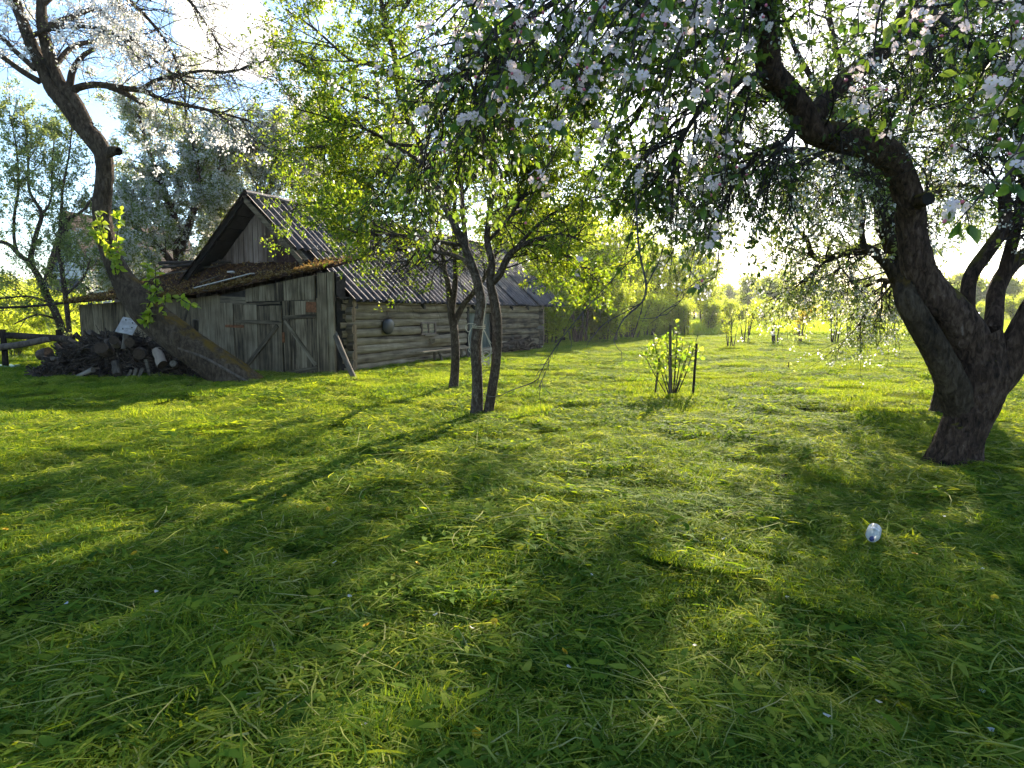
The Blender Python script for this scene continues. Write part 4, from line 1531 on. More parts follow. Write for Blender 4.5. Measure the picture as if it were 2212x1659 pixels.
# ---- two plum trees in the middle
rgP = np.random.default_rng(303)
DP = 8.78
basP = on_ground(1040, 906)
plum = empty('plum_tree', basP, 0, label='plum tree with two stems from one foot and cord wound round it', category='tree')
s1 = sink(flare(*limb([(1029, 908, DP, 13.5), (1031, 828, DP, 11.5), (1028, 750, DP, 12), (1034, 698, DP, 11.5), (1039, 651, DP, 10.5), (1027, 594, DP, 9.5), (1008, 542, DP, 8.5), (984, 490, DP, 8), (954, 428, DP + .1, 7.5), (926, 353, DP + .15, 7), (910, 319, DP + .2, 6.5), (895, 281, DP + .2, 6), (872, 241, DP + .2, 6), (856, 175, DP + .2, 6), (853, 125, DP + .2, 6), (838, 69, DP + .2, 5), (823, 0, DP + .2, 4), (815, -120, DP + .2, 3)], 90), .3, .2))
s2 = sink(flare(*limb([(1053, 905, DP + .02, 10), (1063, 841, DP + .02, 10), (1072, 776, DP + .02, 10), (1074, 698, DP, 10.5), (1067, 646, DP, 10), (1059, 607, DP, 9), (1063, 568, DP, 8), (1052, 516, DP, 7), (1058, 460, DP + .1, 6), (1063, 406, DP + .1, 5.5), (1066, 312, DP + .2, 4.5), (1080, 220, DP + .3, 3.5), (1085, 120, DP + .3, 3)], 70), .3, .2))
br = [limb([(1062, 612, DP, 8), (1080, 592, DP, 8), (1102, 549, DP, 7), (1144, 523, DP - .2, 5.5), (1209, 508, DP - .4, 4), (1260, 520, DP - .6, 2.5)], 24),
      limb([(904, 316, DP + .2, 4), (848, 312, DP + .3, 3.5), (795, 314, DP + .5, 3), (685, 316, DP + .8, 2.2), (592, 326, DP + 1, 1.4)], 24),
      limb([(926, 360, DP + .1, 5), (901, 345, DP + .1, 4.5), (848, 312, DP, 4), (795, 281, DP - .2, 3.2), (726, 259, DP - .4, 2.4), (640, 235, DP - .6, 1.5)], 24),
      limb([(968, 470, DP, 4.5), (930, 462, DP + .3, 4), (857, 450, DP + .8, 3.4), (748, 437, DP + 1.3, 2.6), (640, 440, DP + 1.7, 1.6)], 24),
      limb([(996, 530, DP, 4.5), (960, 524, DP - .2, 4), (871, 508, DP - .6, 3.2), (780, 505, DP - .9, 2.2), (700, 470, DP - 1, 1.5)], 24),
      limb([(854, 160, DP + .2, 4), (800, 140, DP + .2, 3.4), (751, 125, DP + .3, 3), (679, 62, DP + .4, 2.2), (617, 20, DP + .5, 1.5)], 22),
      limb([(870, 235, DP + .2, 4), (800, 215, DP + .4, 3.4), (720, 180, DP + .6, 2.6), (640, 130, DP + .8, 1.5)], 22),
      limb([(1010, 545, DP, 5), (1000, 470, DP, 5), (998, 416, DP - .1, 4.5), (990, 330, DP - .2, 4), (1000, 230, DP - .3, 3), (985, 120, DP - .4, 2.5)], 26),
      limb([(1055, 520, DP, 4), (1100, 470, DP + .2, 3.4), (1140, 400, DP + .4, 2.8), (1150, 320, DP + .6, 2)], 20),
      limb([(954, 428, DP + .1, 4), (900, 400, DP + .6, 3.5), (820, 370, DP + 1.1, 2.6), (720, 372, DP + 1.6, 1.6)], 22),
      limb([(1027, 600, DP, 5), (1000, 560, DP + .3, 4.5), (950, 545, DP + .6, 4), (880, 540, DP + 1, 3), (820, 545, DP + 1.2, 2)], 22),
      limb([(1063, 410, DP + .1, 4), (1120, 335, DP + .3, 3.4), (1190, 262, DP + .5, 2.6), (1265, 205, DP + .8, 1.6)], 20),
      limb([(1058, 465, DP + .1, 4), (1130, 425, DP + .5, 3.4), (1210, 385, DP + .9, 2.6), (1300, 362, DP + 1.2, 1.6)], 20),
      limb([(1102, 549, DP, 4.5), (1175, 475, DP + .3, 3.6), (1250, 435, DP + .6, 2.4), (1320, 420, DP + .9, 1.5)], 20),
      limb([(1144, 523, DP - .2, 4), (1230, 555, DP, 3), (1300, 600, DP + .2, 1.6)], 16),
      limb([(1066, 312, DP + .2, 3.4), (1120, 220, DP + .2, 2.8), (1170, 130, DP + .2, 2)], 16),
      limb([(823, 0, DP + .2, 3.5), (760, -50, DP + .3, 2.6), (690, -80, DP + .4, 1.6)], 16),
      limb([(838, 69, DP + .2, 3.5), (880, 10, DP + .2, 3), (930, -60, DP + .2, 2)], 14)]
mb = MB()
tubes(mb, s1[0], s1[1], 24, 0, .5, bark=.07, seed=120)
tubes(mb, s2[0], s2[1], 22, 0, .5, bark=.07, seed=121)
for q, lb in enumerate(br):
    tubes(mb, lb[0], lb[1], 8, 0, .5, bark=.07, seed=130 + q)
add_part(mb, 'trunk', M['bark_grey'], plum)
par = as_par(br + [(s1[0][45:], s1[1][45:]), (s2[0][40:], s2[1][40:])])
p1 = grow(par, 300, (.5, 1.4), (30, 75), (-.06, 0, .05), .15, 8, .15, .012, .003, .6, rgP)
p2 = grow(join(par, p1), 2500, (.25, .8), (30, 75), (-.03, 0, .02), .16, 6, .12, .006, .002, .6, rgP)
p3 = grow(join(p1, p2), 6500, (.1, .4), (25, 75), (0, 0, .02), .2, 5, .1, .0035, .0014, .7, rgP)
mb = MB()
for g, k_ in ((p1, 5), (p2, 4), (p3, 3)):
    tubes(mb, g[0], g[1], k_, 0)
add_part(mb, 'branches', M['twig'], plum)
mb = MB()
pos, tan = sample_spurs(join(p2, p3), 96000, 7, .035, .15, rgP)
px, py = to_px(pos)
u7 = np.repeat(rgP.random(len(pos) // 7 + 1), 7)[:len(pos)]
keep = (u7 < np.clip((px - 540) / 120, .15, 1)) & (u7 < np.where(px < 800, np.interp(py, [480, 560, 620], [1, .6, .1]), np.interp(py, [380, 470, 580], [1, .34, .10]))) | ((px > 1090) & (u7 < .7))
pos, tan = pos[keep], tan[keep]
ax, nm = leaf_frames(pos, tan, rgP, .9, .1, .45)
leaves(mb, pos, ax, nm, rgP.uniform(.03, .065, len(pos)), rgP.uniform(.016, .034, len(pos)), 0, .22)
add_part(mb, 'crown', M['leaf_plum'], plum)

D5 = 12.0
bas5 = on_ground(979, 845)
plum2 = empty('plum_tree', bas5, 0, label='single-stemmed plum tree standing between the twin-stemmed one and the log wall', category='tree')
t1 = sink(flare(*limb([(979, 846, D5, 10.5), (984, 776, D5, 9.5), (982, 720, D5, 9), (976, 680, D5, 8.5), (968, 615, D5, 6), (960, 581, D5, 5), (952, 516, D5, 4.5), (935, 440, D5, 4), (925, 350, D5, 3)], 50), .25, .2))
br5 = [limb([(981, 700, D5, 7), (1000, 660, D5, 6), (1020, 636, D5, 5.5), (1046, 600, D5, 4), (1075, 540, D5, 3), (1100, 470, D5, 2)], 22),
       limb([(976, 675, D5, 7), (984, 594, D5, 6), (981, 490, D5, 5), (985, 400, D5, 4), (1000, 300, D5, 3)], 26),
       limb([(960, 581, D5, 4), (910, 540, D5, 3), (850, 520, D5 + .2, 2)], 16)]
mb = MB()
tubes(mb, t1[0], t1[1], 20, 0, .5, bark=.07, seed=150)
for q, lb in enumerate(br5):
    tubes(mb, lb[0], lb[1], 8, 0, .5, bark=.07, seed=151 + q)
add_part(mb, 'trunk', M['bark_grey'], plum2)
par = as_par(br5 + [(t1[0][30:], t1[1][30:])])
p1 = grow(par, 60, (.5, 1.4), (30, 70), (0, 0, .1), .15, 8, .2, .012, .003, .6, rgP)
p2 = grow(join(par, p1), 900, (.25, .8), (30, 75), (0, 0, .05), .16, 6, .12, .006, .002, .6, rgP)
mb = MB()
tubes(mb, *p1, 5, 0)
tubes(mb, *p2, 3, 0)
add_part(mb, 'branches', M['twig'], plum2)
mb = MB()
pos, tan = sample_spurs(p2, 14000, 7, .04, .1, rgP)
px, py = to_px(pos)
keep = ~((py > 500) & (rgP.random(len(pos)) < .7))
pos, tan = pos[keep], tan[keep]
ax, nm = leaf_frames(pos, tan, rgP, .9, .1, .45)
leaves(mb, pos, ax, nm, rgP.uniform(.035, .065, len(pos)), rgP.uniform(.018, .034, len(pos)), 0, .22)
add_part(mb, 'crown', M['leaf_plum'], plum2)

# ---- leaning apple tree over the wood pile
rgL = np.random.default_rng(404)
DL = 13.2
basL = on_ground(512, 830)
leanT = empty('leaning_apple_tree', basL, 0, label='leaning mossy apple tree propped over the firewood heap', category='tree')
l0 = sink(limb([(522, 836, DL, 46), (490, 808, DL, 43), (448, 775, DL, 40), (391, 735, DL, 38), (333, 688, DL, 36), (292, 640, DL, 33), (264, 600, DL, 26), (240, 552, DL, 22), (226, 500, DL, 20), (220, 450, DL, 19), (226, 385, DL, 18), (223, 335, DL, 19), (203, 300, DL, 22), (172, 266, DL, 19), (145, 228, DL, 18), (115, 193, DL, 17), (93, 150, DL, 14), (67, 93, DL, 13), (38, 17, DL, 11), (15, -60, DL, 8), (0, -160, DL, 4)], 220), .2)
brL = [limb([(190, 270, DL, 14), (163, 217, DL, 14), (135, 187, DL, 14), (113, 140, DL, 14), (97, 83, DL, 13.5), (90, 33, DL, 12), (92, -40, DL, 9), (110, -150, DL, 5)], 34),
       limb([(150, 205, DL, 10), (167, 190, DL, 9), (207, 183, DL, 8), (260, 190, DL, 7), (313, 197, DL, 6), (350, 215, DL, 5), (417, 230, DL, 4), (473, 243, DL, 3), (540, 262, DL, 2)], 34),
       limb([(228, 184, DL, 8), (267, 200, DL, 7), (295, 216, DL, 6), (312, 228, DL, 5.5)], 14),
       limb([(85, 176, DL, 8), (45, 152, DL, 7), (0, 120, DL, 6), (-60, 90, DL, 4)], 20),
       limb([(78, 150, DL, 7), (35, 112, DL, 6), (0, 78, DL, 5), (-50, 50, DL, 3)], 20),
       limb([(150, 190, DL, 9), (158, 150, DL, 8), (180, 120, DL, 6), (205, 105, DL, 5)], 14),
       limb([(300, 195, DL, 5), (340, 172, DL, 4.5), (367, 167, DL, 4), (433, 153, DL, 3), (500, 155, DL, 2.4), (567, 133, DL, 1.8), (597, 128, DL, 1.2)], 28),
       limb([(95, 60, DL, 8), (150, 40, DL, 6), (210, 20, DL, 5), (260, 60, DL, 4.5), (310, 110, DL, 4), (360, 150, DL, 3), (430, 200, DL, 2)], 30),
       limb([(92, 10, DL, 8), (150, -40, DL, 6), (230, -30, DL, 5), (310, 30, DL, 4), (370, 110, DL, 3), (400, 190, DL, 2)], 30),
       limb([(90, -30, DL, 8), (180, -100, DL, 6), (300, -80, DL, 5), (390, -20, DL, 4), (450, 60, DL, 2.5), (480, 110, DL, 2)], 30),
       limb([(120, 140, DL, 7), (160, 100, DL + .4, 6), (230, 90, DL + .8, 4), (300, 120, DL + 1.2, 2.5)], 20),
       limb([(60, 80, DL, 6), (120, 60, DL - .5, 5), (200, 60, DL - 1, 4), (280, 90, DL - 1.3, 3)], 20),
       limb([(226, 333, DL, 15), (245, 326, DL - .1, 12), (257, 327, DL - .15, 10)], 8)]
mb = MB()
tubes(mb, l0[0], l0[1], 56, 0, .5, bark=.06, seed=170)
for q, lb in enumerate(brL):
    tubes(mb, lb[0], lb[1], 14, 0, .5, bark=.07, seed=171 + q)
add_part(mb, 'trunk', M['bark_moss'], leanT)
par = as_par(brL[:2] + brL[3:12] + [(l0[0][170:], l0[1][170:])])
q1 = grow(par, 120, (.8, 2.0), (25, 65), (.12, 0, -.02), .15, 9, .2, .014, .005, .6, rgL)
q2 = grow(join(par, q1), 620, (.4, 1.2), (30, 70), (.06, 0, -.02), .18, 7, .15, .009, .003, .6, rgL)
q3 = grow(join(q1, q2), 3000, (.12, .45), (30, 75), (0, 0, .05), .22, 5, .1, .005, .0025, .7, rgL)
mb = MB()
for g, k_ in ((q1, 5), (q2, 4), (q3, 3)):
    tubes(mb, g[0], g[1], k_, 0)
add_part(mb, 'branches', M['twig'], leanT)
mb = MB()
pos, tan = sample_twigs(q3, 4200, .6, rgL)
dens = vnoise(pos[:, 0] * 1.3, pos[:, 2] * 1.3, 71)
pos, tan = pos[dens > .48], tan[dens > .48]
for rep in range(7):
    pp = pos + rgL.normal(0, .045, pos.shape)
    ax, nm = leaf_frames(pp, tan, rgL, 1.2, 0, .2)
    leaves(mb, pp, ax, nm, rgL.uniform(.035, .055, len(pp)), rgL.uniform(.03, .05, len(pp)), 1, .2)
pos, tan = sample_twigs(join(q2, q3), 3800, .4, rgL)
ax, nm = leaf_frames(pos, tan, rgL, .9, .1, .3)
leaves(mb, pos, ax, nm, rgL.uniform(.03, .055, len(pos)), rgL.uniform(.015, .03, len(pos)), 0, .2)
add_part(mb, 'crown', [M['leaf_pale'], M['petal_far']], leanT)


# ---- leaf, blossom and bud meshes that are objects of their own
def leaf_mesh(name, ln, wd, curl, fold, seed, mat):
    rg_ = np.random.default_rng(seed)
    n, m = 6, 4
    t = np.linspace(0, 1, n)
    prof = np.array([.06, .62, .98, .92, .55, .02]) * (1 + rg_.normal(0, .04, n))
    V = []
    tw = rg_.normal(0, .25)
    for i in range(n):
        for j in range(m + 1):
            u = (j / m - .5) * 2
            xx = u * wd * .5 * prof[i]
            zz = -curl * ln * t[i] ** 2 + fold * abs(u) * wd * .5 * prof[i] + rg_.normal(0, .0012)
            V.append((xx * math.cos(tw * t[i]), t[i] * ln, zz + xx * math.sin(tw * t[i])))
    F = [(i * (m + 1) + j, i * (m + 1) + j + 1, (i + 1) * (m + 1) + j + 1, (i + 1) * (m + 1) + j) for i in range(n - 1) for j in range(m)]
    mb_ = MB()
    mb_.add(V, F, 0, .5)
    return mb_.mesh(name, mat)


def petal_mat():
    m, Nn, Ll, b = new_mat('apple petal')
    tc = Nn.new('ShaderNodeTexCoord')
    sp = Nn.new('ShaderNodeVectorMath')
    sp.operation = 'LENGTH'
    Ll.new(tc.outputs['Object'], sp.inputs[0])
    r = ramp(Nn, [(0, (.74, .70, .52)), (.25, (.88, .80, .79)), (1, (.88, .70, .73))])
    mu = Nn.new('ShaderNodeMath')
    mu.operation = 'MULTIPLY'
    mu.inputs[1].default_value = 35
    Ll.new(sp.outputs['Value'], mu.inputs[0])
    Ll.new(mu.outputs[0], r.inputs[0])
    Ll.new(r.outputs[0], b.inputs['Base Color'])
    b.inputs['Roughness'].default_value = .6
    b.inputs['Specular IOR Level'].default_value = .2
    tr = Nn.new('ShaderNodeBsdfTranslucent')
    tr.inputs['Color'].default_value = (.90, .74, .72, 1)
    mx = Nn.new('ShaderNodeMixShader')
    mx.inputs[0].default_value = .48
    Ll.new(b.outputs[0], mx.inputs[1])
    Ll.new(tr.outputs[0], mx.inputs[2])
    Ll.new(mx.outputs[0], Nn['Material Output'].inputs['Surface'])
    return m


M['petal'] = petal_mat()
M['stamen'] = plain('yellow stamen', (.55, .42, .10), .7, .2, .2, 30)
M['bud'] = plain('pink flower bud', (.62, .16, .22), .6, .3, .45, 40)


def blossom_mesh(seed, size=.021, cup=.25):
    rg_ = np.random.default_rng(seed)
    mb_ = MB()
    for p in range(5):
        a = p * 2 * math.pi / 5 + rg_.normal(0, .08)
        L_, W_ = size * rg_.uniform(.9, 1.1), size * .80 * rg_.uniform(.9, 1.1)
        c_ = cup + rg_.normal(0, .12)
        rows = [(.10, .14), (.45, .80), (.78, 1.0), (1.0, .5)]
        V = []
        for t, w_ in rows:
            for u in (-1, 0, 1):
                r_ = t * L_
                xx, yy = r_, u * w_ * W_ * .5
                zz = c_ * r_ * (1.1 - .35 * t) + (.25 * W_ * (u * u) * w_ * .5)
                V.append((xx * math.cos(a) - yy * math.sin(a), xx * math.sin(a) + yy * math.cos(a), zz))
        F = [(i * 3 + j, i * 3 + j + 1, (i + 1) * 3 + j + 1, (i + 1) * 3 + j) for i in range(3) for j in range(2)]
        mb_.add(V, F, 0, .5)
    V = [(0, 0, .006)] + [(math.cos(k * 1.0472) * .0035, math.sin(k * 1.0472) * .0035, .0035) for k in range(6)]
    mb_.add(V, [(0, 1 + k, 1 + (k + 1) % 6) for k in range(6)], 1, .5)
    return mb_.mesh('blossom', [M['petal'], M['stamen']])


def bud_mesh():
    mb_ = MB()
    P_ = np.array([[0, 0, 0], [0, 0, .003], [0, 0, .008], [0, 0, .013], [0, 0, .016]])
    tubes(mb_, P_, np.array([.001, .0045, .0065, .0045, .0008]), 8, 0)
    return mb_.mesh('bud', M['bud'])


LEAF_ME = [leaf_mesh('leaf', .072, .042, .22, .25, 1, M['near_leaf']), leaf_mesh('leaf', .066, .040, .4, .15, 2, M['near_leaf']),
           leaf_mesh('leaf', .078, .044, .10, .35, 3, M['near_leaf']), leaf_mesh('leaf', .060, .034, .3, .3, 4, M['near_leaf'])]
BLOSSOM_ME = [blossom_mesh(1, .022, .20), blossom_mesh(2, .021, .5), blossom_mesh(3, .023, .05)]
BUD_ME = bud_mesh()


def frame_matrix(pos, yaxis, zaxis, s):
    y_ = Vector(yaxis).normalized()
    z_ = Vector(zaxis)
    z_ = (z_ - y_ * z_.dot(y_)).normalized()
    x_ = y_.cross(z_)
    m = Matrix((x_ * s, y_ * s, z_ * s)).transposed().to_4x4()
    m.translation = Vector(pos)
    return m


# ---- near hanging sprays of the big apple tree: each leaf and blossom an object
rgN = np.random.default_rng(505)
SPR = [(1340, -60, 3.3, 960, 370, 3.1), (1250, -60, 2.9, 1000, 160, 2.8), (1150, -80, 2.7, 905, 80, 2.7), (1400, -60, 3.5, 1100, 300, 3.4), (1420, -60, 3.1, 1180, 330, 3.0),
       (1450, -60, 3.7, 1130, 470, 3.5), (1480, -60, 3.9, 1215, 560, 3.7), (1500, -60, 3.4, 1300, 420, 3.2), (1530, -60, 3.7, 1350, 560, 3.5), (1560, -60, 3.1, 1400, 300, 2.9),
       (1580, -60, 3.6, 1440, 500, 3.3), (1590, -40, 3.9, 1490, 590, 3.4), (1610, -40, 3.4, 1550, 600, 3.1), (1460, -60, 2.7, 1360, 180, 2.6), (1200, -80, 3.1, 1060, 240, 3.0),
       (1300, -80, 2.7, 1080, 60, 2.7), (1100, -80, 3.5, 900, 290, 3.5), (1350, -80, 2.8, 1240, 130, 2.7), (1520, -60, 2.9, 1480, 210, 2.8),
       (1850, -80, 2.3, 1835, 100, 2.2), (1950, -80, 2.4, 1860, 220, 2.2), (2050, -80, 2.1, 1995, 130, 2.0), (2120, -80, 2.0, 2085, 170, 1.9), (2200, -80, 2.0, 2150, 140, 1.9),
       (2260, 60, 2.1, 2105, 300, 2.0), (2270, 200, 2.0, 2135, 400, 1.95), (2270, 330, 1.9, 2070, 530, 1.8), (1980, -80, 2.7, 1965, 290, 2.5), (1760, -60, 2.7, 1725, 110, 2.6), (2270, -20, 2.0, 2060, 60, 1.9),
       (2270, 120, 2.6, 2020, 260, 2.5), (1640, -40, 3.3, 1610, 190, 3.2), (1560, -60, 4.4, 1330, 300, 4.3), (1480, -60, 4.3, 1250, 210, 4.2), (1380, -60, 4.2, 1150, 180, 4.1), (1600, -40, 4.5, 1420, 420, 4.4), (1180, -60, 3.9, 930, 200, 3.8), (1120, -60, 4.2, 960, 120, 4.1), (1240, -60, 3.8, 1010, 300, 3.7), (1300, -60, 4.4, 1120, 260, 4.3), (1060, -60, 3.6, 860, 130, 3.6)]
twigP, twigR, LF, BF, UF = [], [], [], [], []
for q, (x0, y0, d0_, x1, y1, d1_) in enumerate(SPR):
    if x1 > 1700:
        d0_, d1_ = d0_ * 1.25, d1_ * 1.25
    A_, B_ = at(x0, y0, d0_), at(x1, y1, d1_)
    ln_ = np.linalg.norm(B_ - A_)
    n = 12
    t = np.linspace(0, 1, n)[:, None]
    P_ = A_ + (B_ - A_) * t + np.array([0, 0, 1]) * (np.sin(t * math.pi) * .10 * ln_) + np.cumsum(rgN.normal(0, .008, (n, 3)), 0)
    twigP.append(P_)
    twigR.append(np.linspace(.0065, .002, n))
    nsp = int(ln_ * 13) + 2
    flowery = 0.62 if x1 < 1480 and y1 < 420 else .38
    if x1 > 1700:
        flowery = .45
    for s in range(nsp):
        tt = (s + rgN.random()) / nsp
        tt = .12 + .88 * tt
        fi = tt * (n - 1)
        i0 = min(int(fi), n - 2)
        p = P_[i0] + (P_[i0 + 1] - P_[i0]) * (fi - i0)
        tg = norm((P_[i0 + 1] - P_[i0])[None])[0]
        d = norm((rgN.normal(0, 1, 3) * np.array([1, 1, .7]) + tg * .5 + np.array([0, 0, -.15]))[None])[0]
        sl = rgN.uniform(.03, .13)
        pts = np.array([p, p + d * sl * .5 + np.array([0, 0, -.004]), p + d * sl + np.array([0, 0, -.012])])
        spl = spline(pts, n)
        twigP.append(spl)
        twigR.append(np.linspace(.0025, .0014, n))
        tip = pts[-1]
        nl = rgN.integers(2, 5)
        for _ in range(nl):
            a_ = norm((rgN.normal(0, .8, 3) + d * .5 + np.array([0, 0, -.45]))[None])[0]
            z_ = rgN.normal(0, .6, 3) + np.array([0, -.35, .7])
            LF.append((tip + a_ * .008, a_, z_, rgN.uniform(.45, .92)))
        if rgN.random() < flowery:
            for _ in range(rgN.integers(2, 6)):
                c_ = tip + rgN.normal(0, .020, 3) + np.array([0, -.012, .006])
                z_ = norm((c_ - tip + rgN.normal(0, .012, 3) + np.array([0, -.016, .004]))[None])[0]
                BF.append((c_, z_, rgN.uniform(.7, 1.0)))
            for _ in range(rgN.integers(0, 3)):
                c_ = tip + rgN.normal(0, .022, 3)
                UF.append((c_, c_ - tip + np.array([0, -.01, .004]), rgN.uniform(.8, 1.2)))
mb = MB()
tubes(mb, np.stack(twigP), np.stack(twigR), 5, 0)
# bare grey dead twigs that hang low
dead = [limb([(1372, 380, 4.4, 5), (1378, 513, 4.3, 5), (1386, 568, 4.3, 5), (1396, 618, 4.2, 5.5), (1386, 654, 4.2, 5), (1347, 689, 4.2, 4), (1325, 735, 4.2, 2.5)], 24),
        limb([(1470, 420, 4.5, 3), (1420, 500, 4.5, 3), (1345, 580, 4.5, 3), (1290, 640, 4.5, 3), (1250, 685, 4.5, 2.8), (1210, 736, 4.5, 3), (1175, 790, 4.5, 2.6), (1160, 829, 4.5, 1.8)], 24),
        limb([(1386, 654, 4.2, 3), (1340, 680, 4.15, 2.6), (1305, 700, 4.1, 2), (1270, 740, 4.1, 1.6)], 24),
        limb([(1190, 770, 4.5, 2), (1180, 800, 4.5, 1.8), (1164, 836, 4.5, 2.4)], 24),
        limb([(1396, 618, 4.2, 3), (1425, 560, 4.3, 2.5), (1440, 500, 4.4, 2.2), (1450, 420, 4.5, 2)], 24),
        limb([(1540, 600, 3.6, 2.4), (1500, 610, 3.6, 2.2), (1470, 650, 3.6, 1.8), (1440, 680, 3.6, 1.4)], 24)]
for lb in dead:
    tubes(mb, lb[0], lb[1] * .45, 6, 1, .5, bark=.12)
dp = as_par(dead)
dg = grow(dp, 40, (.06, .3), (30, 70), (0, 0, -.3), .2, 6, .1, .003, .0012, .7, rgN)
tubes(mb, *dg, 4, 1)
near = add_part(mb, 'hanging_branch', [M['twig'], M['twig_grey']], appleA)
off = Vector(near.location)


def shown(p, size):
    px, py = to_px(p)
    return size / p[1] if (-30 < px < 2240 and -30 < py < 1690) else -1


LF.sort(key=lambda a: -shown(a[0], a[3]))
BF.sort(key=lambda a: -shown(a[0], a[2]))
UF.sort(key=lambda a: -shown(a[0], a[2]))
for q, (p, a_, z_, s) in enumerate(LF[:300]):
    o = link('leaf', LEAF_ME[q % 4], near)
    o.matrix_local = frame_matrix(p, a_, z_, s)
for q, (p, z_, s) in enumerate(BF[:300]):
    o = link('blossom', BLOSSOM_ME[q % 3], near)
    o.matrix_local = frame_matrix(p, np.cross(z_, rgN.normal(0, 1, 3)), z_, s)
for q, (p, z_, s) in enumerate(UF[:90]):
    o = link('bud', BUD_ME, near)
    o.matrix_local = frame_matrix(p, np.cross(z_, rgN.normal(0, 1, 3)), z_, s)


def bake(items, meshes, kind):
    """the smaller rest of the leaves or blossoms as one mesh"""
    mb_ = MB()
    for q, it in enumerate(items):
        me = meshes[q % len(meshes)]
        m = frame_matrix(it[0], it[1] if kind == 'leaf' else np.cross(it[1], rgN.normal(0, 1, 3)), it[2] if kind == 'leaf' else it[1], it[-1])
        V = np.array([tuple(m @ v.co) for v in me.vertices])
        quads = np.array([tuple(p.vertices) for p in me.polygons if len(p.vertices) == 4])
        mb_.add(V, quads, 0, rgN.random())
    return mb_


if len(LF) > 300:
    bake(LF[300:], LEAF_ME, 'leaf').build('foliage', M['leaf_apple'], near, kind='stuff')
if len(BF) > 300:
    bake(BF[300:], BLOSSOM_ME, 'blossom').build('blossoms', M['petal'], near, kind='stuff')

# ---- fresh green shoots growing from the leaning trunk
M['shoot_leaf'] = obj_leaf_mat('fresh shoot leaf', (.08, .16, .015), (.16, .22, .02), (.42, .60, .03), (.70, .75, .05), .55)
SH_ME = [leaf_mesh('leaf', .085, .052, .25, .2, 11, M['shoot_leaf']), leaf_mesh('leaf', .075, .046, .4, .25, 12, M['shoot_leaf'])]
mb = MB()
shoots = []
for x0, y0, x1, y1 in ((238, 560, 215, 455), (225, 545, 207, 470), (248, 570, 262, 445), (262, 600, 258, 520), (335, 670, 318, 565), (345, 672, 336, 575), (352, 690, 362, 628), (318, 665, 345, 618),
                       (310, 700, 325, 675), (250, 590, 230, 530), (212, 520, 196, 488), (385, 640, 420, 662)):
    shoots.append(limb([(x0, y0, DL - .28, 1.6), ((x0 + x1) / 2 + rgL.uniform(-4, 4), (y0 + y1) / 2, DL - .38, 1.3), (x1, y1, DL - .42, .8)], 10))
for lb in shoots:
    tubes(mb, lb[0], lb[1], 5, 0)
shoot = add_part(mb, 'shoots', M['twig'], leanT)
sp, st = sample_twigs(as_par(shoots, 10), 260, .15, rgL)
for q in range(len(sp)):
    a_ = norm((st[q] * .3 + rgL.normal(0, .7, 3) + np.array([0, -.2, -.1]))[None])[0]
    o = link('leaf', SH_ME[q % 2], shoot)
    o.matrix_local = frame_matrix(sp[q], a_, rgL.normal(0, .5, 3) + np.array([0, -.3, .7]), rgL.uniform(1.3, 2.1))


# ---- trees behind: one routine, limbs as picture rows
def simple_tree(name, label, limbs, base, levels, leaf_n, leaf_sz, mat, bark, rg_, blossom=0, bl_sz=.045, group=None, up=.12, keepf=None, tt=.25):
    root = empty(name, base, 0, label=label, category='tree', group=group)
    mb_ = MB()
    for q, lb in enumerate(limbs):
        tubes(mb_, lb[0], lb[1], 12, 0, .5, bark=.06, seed=q)
    add_part(mb_, 'trunk', bark, root)
    par_ = as_par(limbs)
    mb_ = MB()
    gs = []
    for li, (cnt, ln_, k_, r0_, r1_) in enumerate(levels):
        src = par_ if li == 0 else join(*(([par_] if li == 1 else []) + gs[-1:]))
        g_ = grow(src, cnt, ln_, (30, 70), (0, 0, up), .16, 7 if li == 0 else 5, tt if li == 0 else .12, r0_, r1_, .6, rg_)
        gs.append(g_)
        tubes(mb_, g_[0], g_[1], k_, 0)
    add_part(mb_, 'branches', M['twig'], root)
    mb_ = MB()
    src = join(*gs[-2:])
    pos_, tan_ = sample_spurs(src, leaf_n, 6, leaf_sz * .7, .15, rg_)
    if keepf is not None:
        kk = keepf(*to_px(pos_))
        pos_, tan_ = pos_[kk], tan_[kk]
    ax_, nm_ = leaf_frames(pos_, tan_, rg_, .9, .05, .35)
    leaves(mb_, pos_, ax_, nm_, rg_.uniform(leaf_sz * .7, leaf_sz * 1.25, len(pos_)), rg_.uniform(leaf_sz * .35, leaf_sz * .7, len(pos_)), 0, .2)
    if blossom:
        pos_, tan_ = sample_twigs(src, blossom // 7, .15, rg_)
        for _ in range(7):
            pp_ = pos_ + rg_.normal(0, .055, pos_.shape)
            ax_, nm_ = leaf_frames(pp_, tan_, rg_, 1.2, 0, .2)
            leaves(mb_, pp_, ax_, nm_, rg_.uniform(bl_sz * .8, bl_sz * 1.2, len(pp_)), rg_.uniform(bl_sz * .7, bl_sz * 1.1, len(pp_)), 1, .2)
    add_part(mb_, 'crown', [mat, M['petal_far']], root)
    return root


